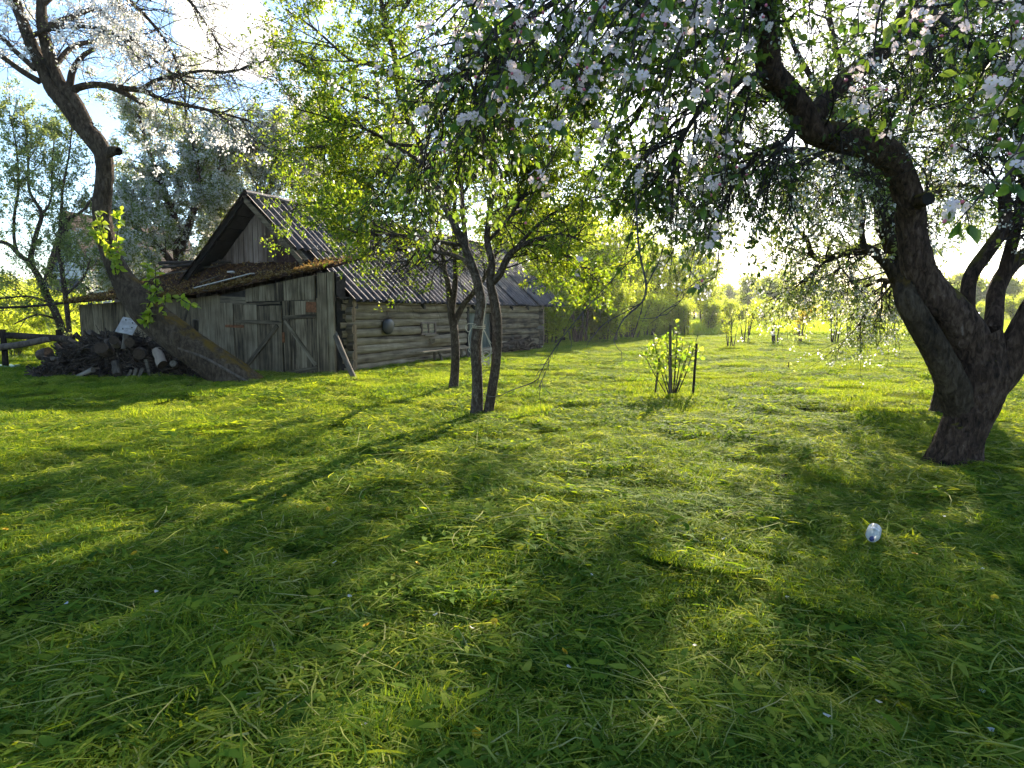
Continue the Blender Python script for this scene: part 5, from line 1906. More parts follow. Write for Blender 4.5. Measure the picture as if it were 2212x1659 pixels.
rg2 = np.random.default_rng(606)
DT = 23.0
b_ = on_ground(395, 764)
gt = (395, 764)
simple_tree('cherry_tree', 'tall cherry tree white with blossom behind the lean-to roof',
            [limb([(395, 764, DT, 14), (392, 640, DT, 12), (385, 560, DT, 11), (378, 480, DT, 10), (350, 400, DT, 7), (320, 320, DT, 5), (300, 250, DT, 3)], 30),
             limb([(385, 560, DT, 9), (410, 480, DT, 8), (430, 400, DT, 6), (420, 320, DT, 5), (400, 230, DT, 3)], 26),
             limb([(390, 600, DT, 8), (350, 540, DT - .5, 7), (300, 500, DT - 1, 5), (262, 450, DT - 1.4, 3)], 20),
             limb([(392, 620, DT, 8), (450, 560, DT + .2, 8), (500, 505, DT + .4, 6), (560, 440, DT + .6, 5), (600, 370, DT + .8, 3)], 24),
             limb([(430, 400, DT, 5), (490, 360, DT, 4.5), (540, 320, DT, 4), (580, 290, DT, 2.5)], 20),
             limb([(392, 640, DT, 8), (330, 600, DT - 1, 6), (280, 580, DT - 2, 4)], 18),
             limb([(392, 600, DT, 8), (440, 520, DT + 1.5, 6), (480, 400, DT + 2, 4), (500, 300, DT + 2, 3)], 20)], b_,
            [(110, (1.0, 2.4), 5, .03, .008), (800, (.5, 1.3), 4, .012, .004), (4500, (.2, .6), 3, .006, .003)], 60000, .095, M['leaf_pale'], M['bark'], rg2, 70000, .068)
DT2 = 25.5
simple_tree('cherry_tree', 'white blossoming cherry tree showing above the barn ridge',
            [limb([(720, 748, DT2, 10), (725, 560, DT2, 9), (730, 450, DT2, 8), (700, 350, DT2, 5), (680, 260, DT2, 3)], 26),
             limb([(728, 480, DT2, 6), (790, 400, DT2, 5), (840, 330, DT2, 4), (870, 260, DT2, 3)], 20),
             limb([(728, 470, DT2, 6), (660, 420, DT2, 5), (610, 360, DT2, 4), (590, 300, DT2, 3)], 20)], on_ground(720, 748),
            [(60, (1.0, 2.4), 5, .03, .008), (420, (.5, 1.4), 4, .012, .004), (2200, (.2, .6), 3, .006, .003)], 24000, .09, M['leaf_pale'], M['bark'], rg2, 40000, .062)
D3 = 19.0
simple_tree('slender_tree', 'slender grey-stemmed tree with small pale leaves, its trunk forking low by the fence',
            [sink(limb([(152, 784, D3, 10), (137, 722, D3, 9.5), (119, 674, D3, 9), (98, 632, D3, 8.5), (83, 597, D3, 8), (66, 566, D3, 7), (72, 530, D3, 6), (80, 500, D3, 5.5), (90, 461, D3, 5), (72, 430, D3, 4), (62, 403, D3, 3.5), (60, 320, D3, 2.5), (50, 240, D3, 1.5)], 44)),
             limb([(66, 566, D3, 6), (44, 553, D3, 6), (19, 528, D3, 5), (-15, 516, D3, 4), (-60, 480, D3, 3)], 20),
             limb([(40, 550, D3, 4), (31, 520, D3, 4), (31, 466, D3, 3.5), (40, 403, D3, 3), (35, 320, D3, 2), (20, 240, D3, 1.4)], 26),
             limb([(88, 468, D3, 3), (110, 430, D3, 2.5), (112, 360, D3, 2), (118, 290, D3, 1.2)], 18),
             limb([(110, 655, D3, 3), (60, 640, D3, 2.4), (0, 645, D3 - .4, 2), (-60, 640, D3 - .6, 1.5)], 18),
             limb([(125, 690, D3, 3), (80, 680, D3 - .5, 2.4), (30, 700, D3 - .8, 1.8)], 14)], on_ground(152, 784),
            [(70, (.7, 1.8), 4, .014, .004), (420, (.4, 1.0), 3, .007, .003), (700, (.2, .5), 3, .004, .002)], 19000, .07, M['leaf_pale'], M['bark_grey'], rg2)
simple_tree('slender_tree', 'thin upright tree with small pale leaves hiding the white house gable',
            [sink(limb([(158, 790, D3 - .5, 7), (150, 720, D3 - .5, 6.5), (144, 664, D3 - .5, 6), (133, 580, D3 - .5, 5.5), (125, 539, D3 - .5, 5), (135, 507, D3 - .5, 5), (146, 476, D3 - .5, 4), (179, 455, D3 - .5, 3), (205, 420, D3 - .5, 2)], 34)),
             limb([(128, 530, D3 - .5, 4), (133, 445, D3 - .5, 3.4), (136, 403, D3 - .5, 3), (150, 330, D3 - .5, 2), (155, 270, D3 - .5, 1.3)], 24),
             limb([(140, 640, D3 - .5, 3), (180, 600, D3 - .5, 2.4), (195, 560, D3 - .5, 1.6)], 14)], on_ground(158, 790),
            [(40, (.6, 1.5), 4, .012, .004), (260, (.4, 1.0), 3, .007, .003), (420, (.2, .5), 3, .004, .002)], 7000, .07, M['leaf_pale'], M['bark_grey'], rg2)


# ---- bushes, saplings and far trees: a few built whole, the rest copies with their parts
def proto_tree(name, height, width, stems, leaf_n, leaf_sz, mat, bark, seed, cat, low=.15, twigs=160):
    rg_ = np.random.default_rng(seed)
    root = empty(name, (0, 0, 0), 0, category=cat)
    lim = []
    for s in range(stems):
        a = rg_.uniform(0, 6.28)
        r_ = width * .5 * rg_.uniform(.3, 1.0) if stems > 1 else width * .1
        b0 = np.array([math.cos(a), math.sin(a), 0]) * (width * .10 if stems > 1 else 0)
        e = np.array([math.cos(a) * r_, math.sin(a) * r_, height * rg_.uniform(.7, 1.0)])
        mid = (b0 + e) * .5 + np.array([0, 0, height * .1]) + rg_.normal(0, width * .05, 3)
        s_ = spline(np.array([b0 - [0, 0, .1], mid, e]), 16)
        lim.append((s_, np.linspace(height * .012 + .008, .006, 16)))
    mb_ = MB()
    for q, lb in enumerate(lim):
        tubes(mb_, lb[0], lb[1], 7, 0, .5, bark=.06, seed=q)
    mb_.build('trunk' if stems == 1 else 'stems', bark, root)
    par_ = as_par(lim)
    g1_ = grow(par_, twigs, (height * .15, height * .38), (30, 75), (0, 0, .12), .16, 6, low, height * .006, .004, .6, rg_)
    g2_ = grow(g1_, twigs * 4, (height * .06, height * .18), (30, 75), (0, 0, .05), .18, 5, .1, height * .002, .002, .7, rg_)
    mb_ = MB()
    tubes(mb_, *g1_, 3, 0)
    tubes(mb_, *g2_, 3, 0)
    mb_.build('branches', M['twig'], root)
    mb_ = MB()
    pos_, tan_ = sample_spurs(join(g1_, g2_), leaf_n, 6, leaf_sz * .9, .1, rg_)
    pos_[:, 2] = np.maximum(pos_[:, 2], .05)
    ax_, nm_ = leaf_frames(pos_, tan_, rg_, .9, .05, .35)
    leaves(mb_, pos_, ax_, nm_, rg_.uniform(leaf_sz * .7, leaf_sz * 1.3, len(pos_)), rg_.uniform(leaf_sz * .45, leaf_sz * .8, len(pos_)), 0, .2)
    mb_.build('crown', mat, root)
    return root


def place(proto, loc, rz, sc, label, group=None, used=set()):
    if proto.name not in used:
        used.add(proto.name)
        o_ = proto
    else:
        o_ = proto.copy()
        COL.objects.link(o_)
        for ch in [c for c in bpy.data.objects if c.parent == proto]:
            c_ = ch.copy()
            COL.objects.link(c_)
            c_.parent = o_
    o_.location = (loc[0], loc[1], float(gz(loc[0], loc[1])) if loc[1] < 45 else 0)
    o_.rotation_euler = (0, 0, rz)
    o_.scale = (sc, sc, sc) if not isinstance(sc, tuple) else sc
    o_['label'] = label
    if group:
        o_['group'] = group
    return o_


def gp(px, dep):
    return ((px - CX) / FPX * dep, dep)


bushA = proto_tree('bush', 2.6, 2.6, 9, 9000, .09, M['leaf_bush'], M['bark_grey'], 21, 'bush')
bushB = proto_tree('bush', 2.2, 3.0, 11, 9000, .085, M['leaf_bush'], M['bark_grey'], 22, 'bush')
treeM = proto_tree('young_tree', 5.5, 2.8, 4, 10000, .11, M['leaf_bush'], M['bark'], 23, 'tree', .3)
farA = proto_tree('birch_tree', 9.0, 5.0, 3, 9000, .36, M['leaf_far'], M['bark_grey'], 24, 'tree', .2, 150)
farB = proto_tree('birch_tree', 8.0, 6.0, 4, 9000, .38, M['leaf_far'], M['bark_grey'], 25, 'tree', .15, 150)
sapl = proto_tree('sapling', 1.7, 1.1, 5, 420, .065, M['leaf_bush'], M['bark_grey'], 26, 'sapling', .35, 26)
yell = proto_tree('sapling', 1.9, 1.3, 5, 900, .085, M['leaf_yellow'], M['bark_grey'], 27, 'sapling', .3, 30)
ORD = 'first second third fourth fifth sixth seventh eighth ninth tenth eleventh twelfth'.split()
G1 = 'green bushes behind the far end of the barn'
for q, (px, dep, sc) in enumerate(((1190, 30, 1.1), (1230, 32, 1.35), (1280, 33, 1.2), (1320, 32, 1.0), (1360, 36, 1.25), (1400, 39, .9), (1440, 42, 1.0), (1480, 41, .8), (1120, 34, 1.2), (1530, 44, .8))):
    place(bushA if q % 2 else bushB, gp(px, dep), q * 1.3, sc, ('sunlit green bush, %s in the order outward from the barn, in the row past it' % ORD[q]) if q < 8 else ('bush half hidden behind the barn roof end' if q == 8 else 'outermost green bush of the row, next to the open mown grass'), G1)
G2 = 'slim trees behind the bushes past the barn'
for q, (px, dep, sc) in enumerate(((1252, 31, 1.0), (1268, 33, 1.15), (1330, 38, 1.25), (1400, 43, 1.2), (1195, 40, 1.6), (1460, 48, 1.15), (1120, 45, 1.8), (1290, 46, 1.45), (1520, 52, 1.0), (1240, 50, 1.7), (1365, 52, 1.3))):
    place(treeM, gp(px, dep), q * 2.1, sc, 'slim several-stemmed tree, %s placed of those rising from the bushes past the barn' % ORD[q], G2)
G3 = 'far birch trees across the meadow'
fr_ = random.Random(9)
for q in range(46):
    px = 1040 + q * 31 + fr_.uniform(-14, 14)
    dep = fr_.uniform(78, 120)
    place(farA if q % 2 else farB, gp(px, dep), fr_.uniform(0, 6), fr_.uniform(.55, .78) * (1.2 if px < 1600 else 1.0), 'far pale green tree in the line across the meadow', G3)
for q in range(9):
    px = -80 + q * 50 + fr_.uniform(-14, 14)
    place(farA if q % 2 else farB, gp(px, fr_.uniform(62, 90)), fr_.uniform(0, 6), fr_.uniform(.5, .7), 'far pale green tree beyond the field on the house side', 'far trees on the house side')
G4 = 'shrubs along the edge of the meadow'
for q, (px, dep, sc) in enumerate(((1560, 47, .85), (1610, 50, 1.0), (1650, 55, .9), (1700, 58, 1.0), (1790, 60, .9), (1850, 66, 1.0), (1950, 64, 1.1), (2130, 60, 1.2), (2190, 58, 1.1), (2060, 66, 1.2))):
    place(bushB if q % 2 else bushA, gp(px, dep), q * .9, sc, 'rounded shrub at the tall meadow, %s counted from the barn side' % ORD[q], G4)
place(sapl, gp(1578, 25.5), .3, .85, 'small leafy sapling alone on the mown grass')
place(sapl, gp(1672, 29.5), 1.7, 1.15, 'bushy green sapling beside the yellow-leaved one')
place(sapl, gp(1612, 31), 2.9, 1.2, 'thin sapling at the meadow edge between two leafier ones')
place(sapl, gp(1800, 30.5), 4.1, 1.3, 'sapling at the meadow edge below the drooping apple boughs')
place(yell, gp(1722, 31), .5, 1.0, 'yellow and orange leaved sapling at the meadow edge')
# left of the barn: shrubs before the house and by the fence
G5 = 'shrubs before the log house'
for q, (px, dep, sc) in enumerate(((20, 27, .8), (70, 29, .9), (115, 26, .75), (165, 28, .8), (225, 30, .9), (-30, 25, .9), (95, 21.5, .42), (30, 21, .4), (140, 21, .4))):
    place(bushA if q % 2 else bushB, gp(px, dep), q * 1.1, sc, 'green shrub growing between the fence and the log house, %s of its row' % ORD[q], G5)
# ------------------------------------------------------------------ things in the yard
rgO = np.random.default_rng(707)
M['wood_cut'] = grain_mat('split firewood', [(.25, (.045, .032, .024)), (.5, (.14, .10, .075)), (.78, (.28, .22, .17))], (10, 10, 2), 1.6, .6, .9, per_object=.5)
M['wood_old'] = grain_mat('old dark firewood bark', [(.25, (.014, .010, .008)), (.5, (.050, .038, .029)), (.78, (.125, .098, .078))], (10, 10, 2), 1.6, .7, .95, per_object=.5)
M['cut_end'] = plain('sawn firewood end', (.055, .038, .026), .9, .1, .4, 22)
M['pale_log'] = grain_mat('pale barkless log', [(.25, (.04, .032, .024)), (.5, (.12, .097, .072)), (.78, (.23, .20, .16))], (12, 12, 1.5), 1.5, .5, .9)


def log_object(name, p, axis, ln_, r_, mats, seed, split=False, **pr):
    rg_ = np.random.default_rng(seed)
    n, k_ = 6, (int(rg_.integers(3, 6)) if split else 12)
    z = np.linspace(-ln_ / 2, ln_ / 2, n)
    P_ = np.stack([rg_.normal(0, r_ * .05, n), rg_.normal(0, r_ * .05, n), z], 1)
    mb_ = MB()
    tubes(mb_, P_, r_ * (1 + rg_.normal(0, .04, n)), k_, 0, .5, bark=.09, cap=1, seed=seed)
    if split:                           # cleft faces stay flat
        mb_.f = [(a_, b2_, c2_, False) for a_, b2_, c2_, _ in mb_.f]
    o_ = mb_.build(name, mats, **pr)
    q_ = Vector(axis).to_track_quat('Z', 'Y')
    o_.rotation_mode = 'QUATERNION'
    o_.rotation_quaternion = q_
    o_.location = Vector(p)
    return o_


def pile_h(px):
    return np.interp(px, [50, 110, 150, 210, 290, 340, 400, 440], [.05, .34, .68, .90, .95, .70, .42, .10])


# the heap: broken sticks, bark and chips as one mass, then the logs one by one
mb = MB()
n = 1700
px = rgO.uniform(70, 440, n)
zz = pile_h(px) * rgO.random(n) ** .6
dep = 13.75 + zz * .55 + rgO.uniform(-.15, .5, n)
cen = np.array([[(a - CX) / FPX * d, d, z + .02] for a, d, z in zip(px, dep, zz)])
dirv = norm(rgO.normal(0, 1, (n, 3)) * np.array([1, .6, .55]))
ls = rgO.uniform(.12, .55, n)[:, None]
t = np.linspace(-.5, .5, 4)[None, :, None]
P_ = cen[:, None] + dirv[:, None] * ls[:, None] * t + rgO.normal(0, .012, (n, 4, 3))
P_[..., 2] = np.maximum(P_[..., 2], .01)
tubes(mb, P_, np.repeat(rgO.uniform(.005, .018, n)[:, None], 4, 1), 5, 0)
# core of the heap: crumbled bark so the pile is not hollow
pxg = np.linspace(70, 430, 40)
V = []
for j in range(9):
    for a in pxg:
        f = j / 8
        h_ = float(pile_h(a)) * .80 * math.sin(math.pi * min(f * .62 + .02, 1)) + rgO.normal(0, .035)
        d = 13.95 + f * 1.3
        V.append(((a - CX) / FPX * d, d, max(h_, -.03) if 0 < j else -.03))
F = [(j * 40 + i, j * 40 + i + 1, (j + 1) * 40 + i + 1, (j + 1) * 40 + i) for j in range(8) for i in range(39)]
mb.add(V, F, 0, .5, False)
mb.build('bark_and_stick_debris', M['wood_old'], kind='stuff', label='dark heap of broken sticks and bark under the leaning tree', category='debris')
GW = 'logs in the firewood heap'
for q in range(96):
    px = rgO.uniform(105, 425)
    f = rgO.random()
    z = float(pile_h(px)) * f ** .8
    d = 13.9 + z * .5 + rgO.uniform(-.12, .12)
    if rgO.random() < .55:
        axv = (rgO.normal(0, .45), -1, rgO.normal(.1, .35))
    else:
        axv = (1, rgO.normal(0, .5), rgO.normal(0, .5))
    r_ = rgO.uniform(.025, .062)
    kind_ = rgO.random()
    log_object('firewood_log', ((px - CX) / FPX * d, d, z + r_ * .6 + .02), axv, rgO.uniform(.3, .62), r_, [M['wood_cut'] if kind_ < .45 else M['wood_old'], M['cut_end'] if kind_ < .35 else M['wood_old']], 900 + q, q % 3 != 0,
               label='rough weathered log lying in the firewood heap' if kind_ < .45 else 'dark bark-covered log lying in the firewood heap', category='log', group=GW)
for q, (px, py, d, axv, ln_, r_, mat, lab) in enumerate((
        (289, 741, 13.75, (.1, -1, .15), .35, .105, 'wood_old', 'thick round log with pale sawn end facing out below the white board'),
        (226, 756, 13.8, (.15, -1, .25), .3, .125, 'wood_cut', 'large brown stump chunk in the middle of the firewood heap'),
        (345, 772, 13.65, (.55, -.6, -.75), .42, .10, 'wood_cut', 'reddish split log tilted down beside the leaning trunk'),
        (249, 740, 13.75, (.3, -1, .5), .25, .09, 'wood_cut', 'tan log end just above the brown stump chunk'),
        (270, 738, 13.7, (.05, .3, 1), .32, .055, 'pale_log', 'upright pale split piece left of the round sawn log'),
        (252, 798, 13.55, (.35, -.5, -.55), .34, .085, 'pale_log', 'grey barkless log sloping to the grass before the heap'),
        (181, 808, 13.6, (1, -.35, .38), .55, .055, 'pale_log', 'long pale log lying in the grass before the heap'),
        (376, 787, 13.6, (.3, -1, .2), .22, .07, 'pale_log', 'small pale round log close under the leaning trunk'),
        (97, 764, 14.3, (.8, -.5, .15), .35, .12, 'wood_cut', 'brown stump lying apart at the fence end of the heap'),
        (302, 764, 13.7, (.4, -1, .0), .3, .12, 'wood_old', 'hollow dark log ring below the round sawn log'))):
    p = at(px, py, d)
    p[2] = max(p[2], r_ * .8)
    log_object('firewood_log', p, axv, ln_, r_, [M[mat], M['cut_end'] if mat != 'pale_log' else M['pale_log']], 1000 + q, label=lab, category='log', group=GW)
log_object('firewood_log', at(422, 722, 14.0), (.12, -.1, 1), .62, .06, [M['pale_log'], M['pale_log']], 1033, label='grey upright log propped against the plank wall behind the leaning trunk', category='log', group=GW)
# white board with nails
M['board_grey'] = plain('weathered whitish board', (.36, .34, .32), .85, .1, .3, 9)
bo = empty('nailed_board', at(276, 704, 13.72), 0, label='whitish board with dark nail holes on top of the firewood heap', category='board')
bo.rotation_euler = (R(-35), R(12), R(4))
for k in range(3):
    mb = MB()
    box_mesh(mb, (-.17, -.012, -.19 + k * .127), (.17, .012, -.19 + k * .127 + .122), 0, .004)
    mb.build('plank', M['board_grey'], bo)
for xx, zz in ((-.08, .12), (.07, .08), (.1, -.03), (-.05, -.1)):
    mb = MB()
    tubes(mb, np.array([[xx, -.03, zz], [xx, 0.005, zz]]), np.array([.012, .012]), 8, 0, .5, cap=True)
    mb.build('nail', M['dark_wood'], bo)
for q, (px, py, ln_, a) in enumerate(((277, 812, .3, 60), (291, 810, .28, 72), (303, 808, .26, 65), (320, 795, .33, 100), (395, 700, .6, 75))):
    mb = MB()
    box_mesh(mb, (-ln_ / 2, -.012, -.035), (ln_ / 2, .012, .035), 0, .004)
    o = mb.build('offcut_board', M['pale_log'] if q < 4 else M['wood_x'], category='board', group='offcuts by the heap' if q < 4 else None,
                 label=('short pale offcut board leaning at the foot of the firewood heap' if q < 4 else 'grey board leaning on the plank wall behind the leaning trunk'))
    p = at(px, py, 13.55 if q < 4 else 14.4)
    p[2] = max(p[2], .1)
    o.location = p
    o.rotation_euler = (R(-20), R(-a), R(10))
# thin pole lying along the leaning trunk, and the prop post at the barn corner
lb = limb([(385, 752, 12.9, 3), (440, 772, 12.85, 3.4), (500, 805, 12.8, 3.4), (552, 834, 12.75, 3)], 16)
mb = MB()
tubes(mb, lb[0], lb[1], 8, 0, .5, bark=.06, cap=True)
mb.build('pole', M['wood_old'], label='thin dark pole lying along the top of the leaning trunk', category='pole')
p0, p1 = at(721, 716, 14.55), on_ground(771, 826)
p1[2] = -.05
mb = MB()
L_ = np.linalg.norm(p0 - p1)
s_ = spline(np.array([[0, 0, 0], [.015, .01, L_ * .5], [0, 0, L_]]), 14)
tubes(mb, s_, np.full(14, .058), 14, 0, .5, bark=.06, cap=True)
o = mb.build('prop_post', M['pale_log'], label='round weathered post leaning against the near barn corner', category='post')
o.location = p1
o.rotation_mode = 'QUATERNION'
o.rotation_quaternion = Vector(p0 - p1).to_track_quat('Z', 'Y')

# things on the lean-to roof
def roof_at(px, py):
    """where a picture ray meets the lean-to roof, world coordinates"""
    best, bp_ = 9e9, None
    for yl in np.linspace(DY - .16, .1, 90):
        p = in_barn(px, py, 'y', yl)
        f = (yl - (DY - .16)) / (-.02 - (DY - .16))
        z = front_z(p[0]) * (1 - f) + back_z(p[0]) * f
        if abs(z - p[2]) < best:
            best, bp_ = abs(z - p[2]), p
    w_ = np.array([C0[0] + bp_[0] * BX[0] + bp_[1] * BY[0], C0[1] + bp_[0] * BX[1] + bp_[1] * BY[1], bp_[2] + .10])
    return w_


def roof_pole(a, b_, r0_, mat, label, name='roof_pole', flat=False, group=None):
    A_, B_ = roof_at(*a), roof_at(*b_)
    L_ = np.linalg.norm(B_ - A_)
    mb_ = MB()
    if flat:
        box_mesh(mb_, (-r0_, -.014, 0), (r0_, .014, L_), 0, .008)
    else:
        n_ = 14
        s_ = spline(np.array([[0, 0, 0], [rgO.normal(0, .03), 0, L_ * .35], [rgO.normal(0, .03), 0, L_ * .7], [0, 0, L_]]), n_)
        tubes(mb_, s_, np.linspace(r0_, r0_ * .7, n_), 10, 0, .5, bark=.08, cap=True)
    o_ = mb_.build(name, mat, label=label, category='board' if flat else 'pole', group=group)
    o_.location = A_
    o_.rotation_mode = 'QUATERNION'
    o_.rotation_quaternion = Vector(B_ - A_).to_track_quat('Z', 'Y')
    return o_


roof_pole((423, 631), (547, 600), .065, M['white_wood'], 'long bleached white board lying on the mossy roof', 'roof_board', True)
roof_pole((433, 620), (477, 603), .022, M['pale_log'], 'short pale stick beside the white board on the mossy roof')
roof_pole((345, 577), (642, 566), .05, M['wood_old'], 'long dark pole along the foot of the barn gable')
roof_pole((352, 586), (500, 574), .045, M['wood_old'], 'dark crooked pole just below the longest roof pole')
roof_pole((352, 602), (472, 583), .022, M['pale_log'], 'thin grey pole slanting on the upper mossy roof')
roof_pole((300, 615), (356, 580), .06, M['wood_x'], 'grey plank tilted on the roof behind the leaning trunk', 'roof_board', True)
roof_pole((442, 632), (452, 612), .014, M['wood_old'], 'dark twig standing from the litter at the roof edge')
# pale stones or shards on the roof
for q, (px, py, lab) in enumerate(((500, 594, 'small pale shard on the upper mossy roof'), (448, 634, 'grey lump of litter at the low roof edge'))):
    bm = bmesh.new()
    bmesh.ops.create_icosphere(bm, subdivisions=2, radius=.06)
    for v in bm.verts:
        v.co = Vector((v.co.x * 1.6, v.co.y, v.co.z * .5)) * (1 + .25 * math.sin(v.co.x * 90 + q) * math.cos(v.co.y * 70))
    me = bpy.data.meshes.new('shard')
    bm.to_mesh(me)
    bm.free()
    me.materials.append(M['white_wood'] if q == 0 else M['pale_log'])
    o = link('roof_shard', me, label=lab, category='shard')
    o.location = roof_at(px, py) - np.array([0, 0, .03])

# ---- things on the long wall: black bag, trough, bench, stack of split wood
def wall_world(p):
    return np.array([C0[0] + p[0] * BX[0] + p[1] * BY[0], C0[1] + p[0] * BX[1] + p[1] * BY[1], p[2]])


M['black'] = plain('black rubber sheet', (.010, .010, .012), .45, .5, .3, 10)
q_ = in_barn(836, 700, 'x', .12)
bag = empty('hanging_bag', wall_world(q_ + np.array([.03, 0, -.01])), BROT, label='black sagging bag hung by a cord on the log wall', category='bag')
bm = bmesh.new()
bmesh.ops.create_uvsphere(bm, u_segments=20, v_segments=12, radius=1)
for v in bm.verts:
    x, y, z = v.co
    s = .20 * (1 + .10 * math.sin(5 * y + 2) + .08 * math.sin(7 * z + 1.3 * y))
    wz = 1.0 + .35 * max(0, -z)
    v.co = Vector((x * .08, y * s * wz * (1.15 if z < .3 else .85), (min(z, .55) * .25)))
    if z > .55:
        v.co.y *= .75
me = bpy.data.meshes.new('bag')
bm.to_mesh(me)
bm.free()
for p in me.polygons:
    p.use_smooth = True
me.materials.append(M['black'])
link('body', me, bag)
mb = MB()
lb_ = np.array([[.0, -.06, .10], [.02, -.03, .18], [.0, .0, .26], [-.03, .0, .33]])
tubes(mb, spline(lb_, 10), np.full(10, .012), 6, 0)
tubes(mb, spline(np.array([[.0, .09, .10], [.02, .05, .17], [.0, .0, .26]]), 10), np.full(10, .010), 6, 0)
mb.build('strap', M['wood_cut'], bag)
mb = MB()
tubes(mb, np.array([[-.06, 0, .33], [.05, 0, .335]]), np.full(2, .008), 6, 0, cap=True)
mb.build('nail', M['rust'], bag)
# flap at the side
mb = MB()
box_mesh(mb, (.02, .12, -.02), (.035, .24, .06), 0, .02)
mb.build('flap', M['black'], bag)

t0_ = in_barn(934, 738, 'x', .2)
t1_ = in_barn(978, 735, 'x', .2)
tr = empty('wooden_trough', wall_world((.16, t0_[1], t0_[2])), BROT, label='grey-brown hollowed trough fixed to the log wall under the small window', category='trough')
Lt = t1_[1] - t0_[1]
mb = MB()
n, k_ = 10, 12
V = []
for i in range(n):
    for sc_, rr_ in ((1, 1), (.82, 0)):
        for j in range(k_):
            a = math.pi + math.pi * j / (k_ - 1)
            e = 1 - .12 * abs(2 * i / (n - 1) - 1) ** 3
            V.append((math.cos(a) * .12 * sc_ * e + .02, i / (n - 1) * Lt, math.sin(a) * .17 * sc_ * e + .08))
V = np.array(V)
W2 = 2 * k_
F = []
for i in range(n - 1):
    for j in range(k_ - 1):
        F.append((i * W2 + j, i * W2 + j + 1, (i + 1) * W2 + j + 1, (i + 1) * W2 + j))
        F.append((i * W2 + k_ + j, (i + 1) * W2 + k_ + j, (i + 1) * W2 + k_ + j + 1, i * W2 + k_ + j + 1))
    for j in (0, k_ - 1):
        F.append((i * W2 + j, (i + 1) * W2 + j, (i + 1) * W2 + k_ + j, i * W2 + k_ + j))
mb.add(V, F, 0, .5)
for i in (0, n - 1):
    c = (.02, i / (n - 1) * Lt, .08)
    ring = V[i * W2:i * W2 + k_]
    mb.add(np.vstack([ring, c]), [(j, j + 1, k_) for j in range(k_ - 1)], 0, .5, False)
mb.build('body', M['log'], tr)
mb = MB()
box_mesh(mb, (-.10, -.35, .16), (.03, Lt * .3, .20), 0, .006)
mb.build('shelf_board', M['log'], tr)

s0 = in_barn(912, 774, 'x', .50)
s1_ = in_barn(1018, 769, 'x', .50)
zs = .40
bench = empty('plank_bench', wall_world((.42, s0[1], 0)), BROT, label='low plank bench with splayed legs along the log wall', category='bench')
Lb = s1_[1] - s0[1]
mb = MB()
box_mesh(mb, (-.13, 0, zs - .04), (.13, Lb, zs), 0, .006)
mb.build('seat', M['log'], bench)
for yy in (in_barn(943, 780, 'x', .42)[1] - s0[1], in_barn(1001, 775, 'x', .42)[1] - s0[1]):
    for sx in (-1, 1):
        mb = MB()
        tubes(mb, np.array([[sx * .06, yy, zs - .03], [sx * .10, yy + .06, zs * .5], [sx * .14, yy + .14, -.04]]), np.array([.035, .04, .04]), 8, 0, .5, cap=True)
        mb.build('leg', M['pale_log'], bench)

GS = 'split wood at the far end of the log wall'
for q in range(34):
    px = rgO.uniform(1094, 1160)
    f = rgO.random()
    yy = in_barn(px, 745, 'x', .4)[1]
    hmax = float(np.interp(px, [1088, 1110, 1140, 1165], [.1, .45, .5, .15]))
    pw = wall_world((.25 + .45 * rgO.random() * (1 - f), yy, .05 + hmax * f))
    log_object('split_log', pw, (BX[0] + rgO.normal(0, .3), BX[1] + rgO.normal(0, .3), rgO.normal(0, .3)), rgO.uniform(.3, .45), rgO.uniform(.04, .08), [M['wood_old'], M['wood_old'] if q % 3 else M['cut_end']], 1200 + q,
               label='dark split log in the small heap at the far end of the log wall', category='log', group=GS)

# ---- cords on the twin-stemmed plum tree
M['cord'] = plain('pale hemp cord', (.42, .37, .28), .9, .1, .25, 40)


def cord(rows, r_=.006, n=26):
    p = np.array([at(x, y, d) for x, y, d in rows])
    s_ = spline(p, n)
    return s_, np.full(n, r_)


rope = empty('rope', at(1035, 700, DP - .1), 0, label='pale rope wound round the plum stem with loops and a tangle hanging', category='rope')
F_ = DP - .09
mb = MB()
th = np.linspace(0, 4 * math.pi, 40)
cen = at(1034, 702, DP)
tubes(mb, np.stack([cen[0] + .083 * np.cos(th), cen[1] + .083 * np.sin(th), cen[2] - th * .0035], 1), np.full(40, .006), 6, 0)
for rows in (((1028, 700.6, F_), (1012, 699, F_), (1006, 707, F_), (1010, 716, F_), (1016, 716, F_)),
             ((1025, 702, F_), (1016, 713, F_), (1012.5, 730, F_), (1014, 750, F_), (1012, 757, F_), (1016, 761, F_)),
             ((1053, 640, F_), (1047, 674, F_), (1043, 709, F_)),
             ((1043, 708, F_), (1052, 726, F_), (1061, 742, F_)),
             ((1047, 715, F_), (1054, 733, F_), (1060.5, 750, F_), (1059, 764, F_), (1052, 771, F_)),
             ((1044, 712, F_), (1041, 740, F_), (1042, 770, F_)),
             ((1040, 766, F_), (1050, 759, F_ - .02), (1060, 770, F_), (1052, 782, F_ - .03), (1042, 776, F_), (1046, 764, F_)),
             ((1041, 778, F_), (1052, 770, F_ - .03), (1064, 762, F_)),
             ((1043, 770, F_), (1053, 775, F_), (1057, 786, F_), (1050, 781, F_ - .02), (1040, 782, F_)),
             ((1058, 770, F_), (1060, 779, F_ - .02), (1055, 789, F_), (1056, 778, F_)),
             ((1040, 772, F_), (1044, 785, F_), (1050, 790, F_))):
    tubes(mb, *cord(rows), 6, 0)
o = mb.build('strand', M['cord'], rope)
o.location = -rope.location
cd = empty('garden_line', at(1055, 856, DP), 0, label='thin cord from the foot of the twin-stemmed plum to a hanging twig', category='cord')
mb = MB()
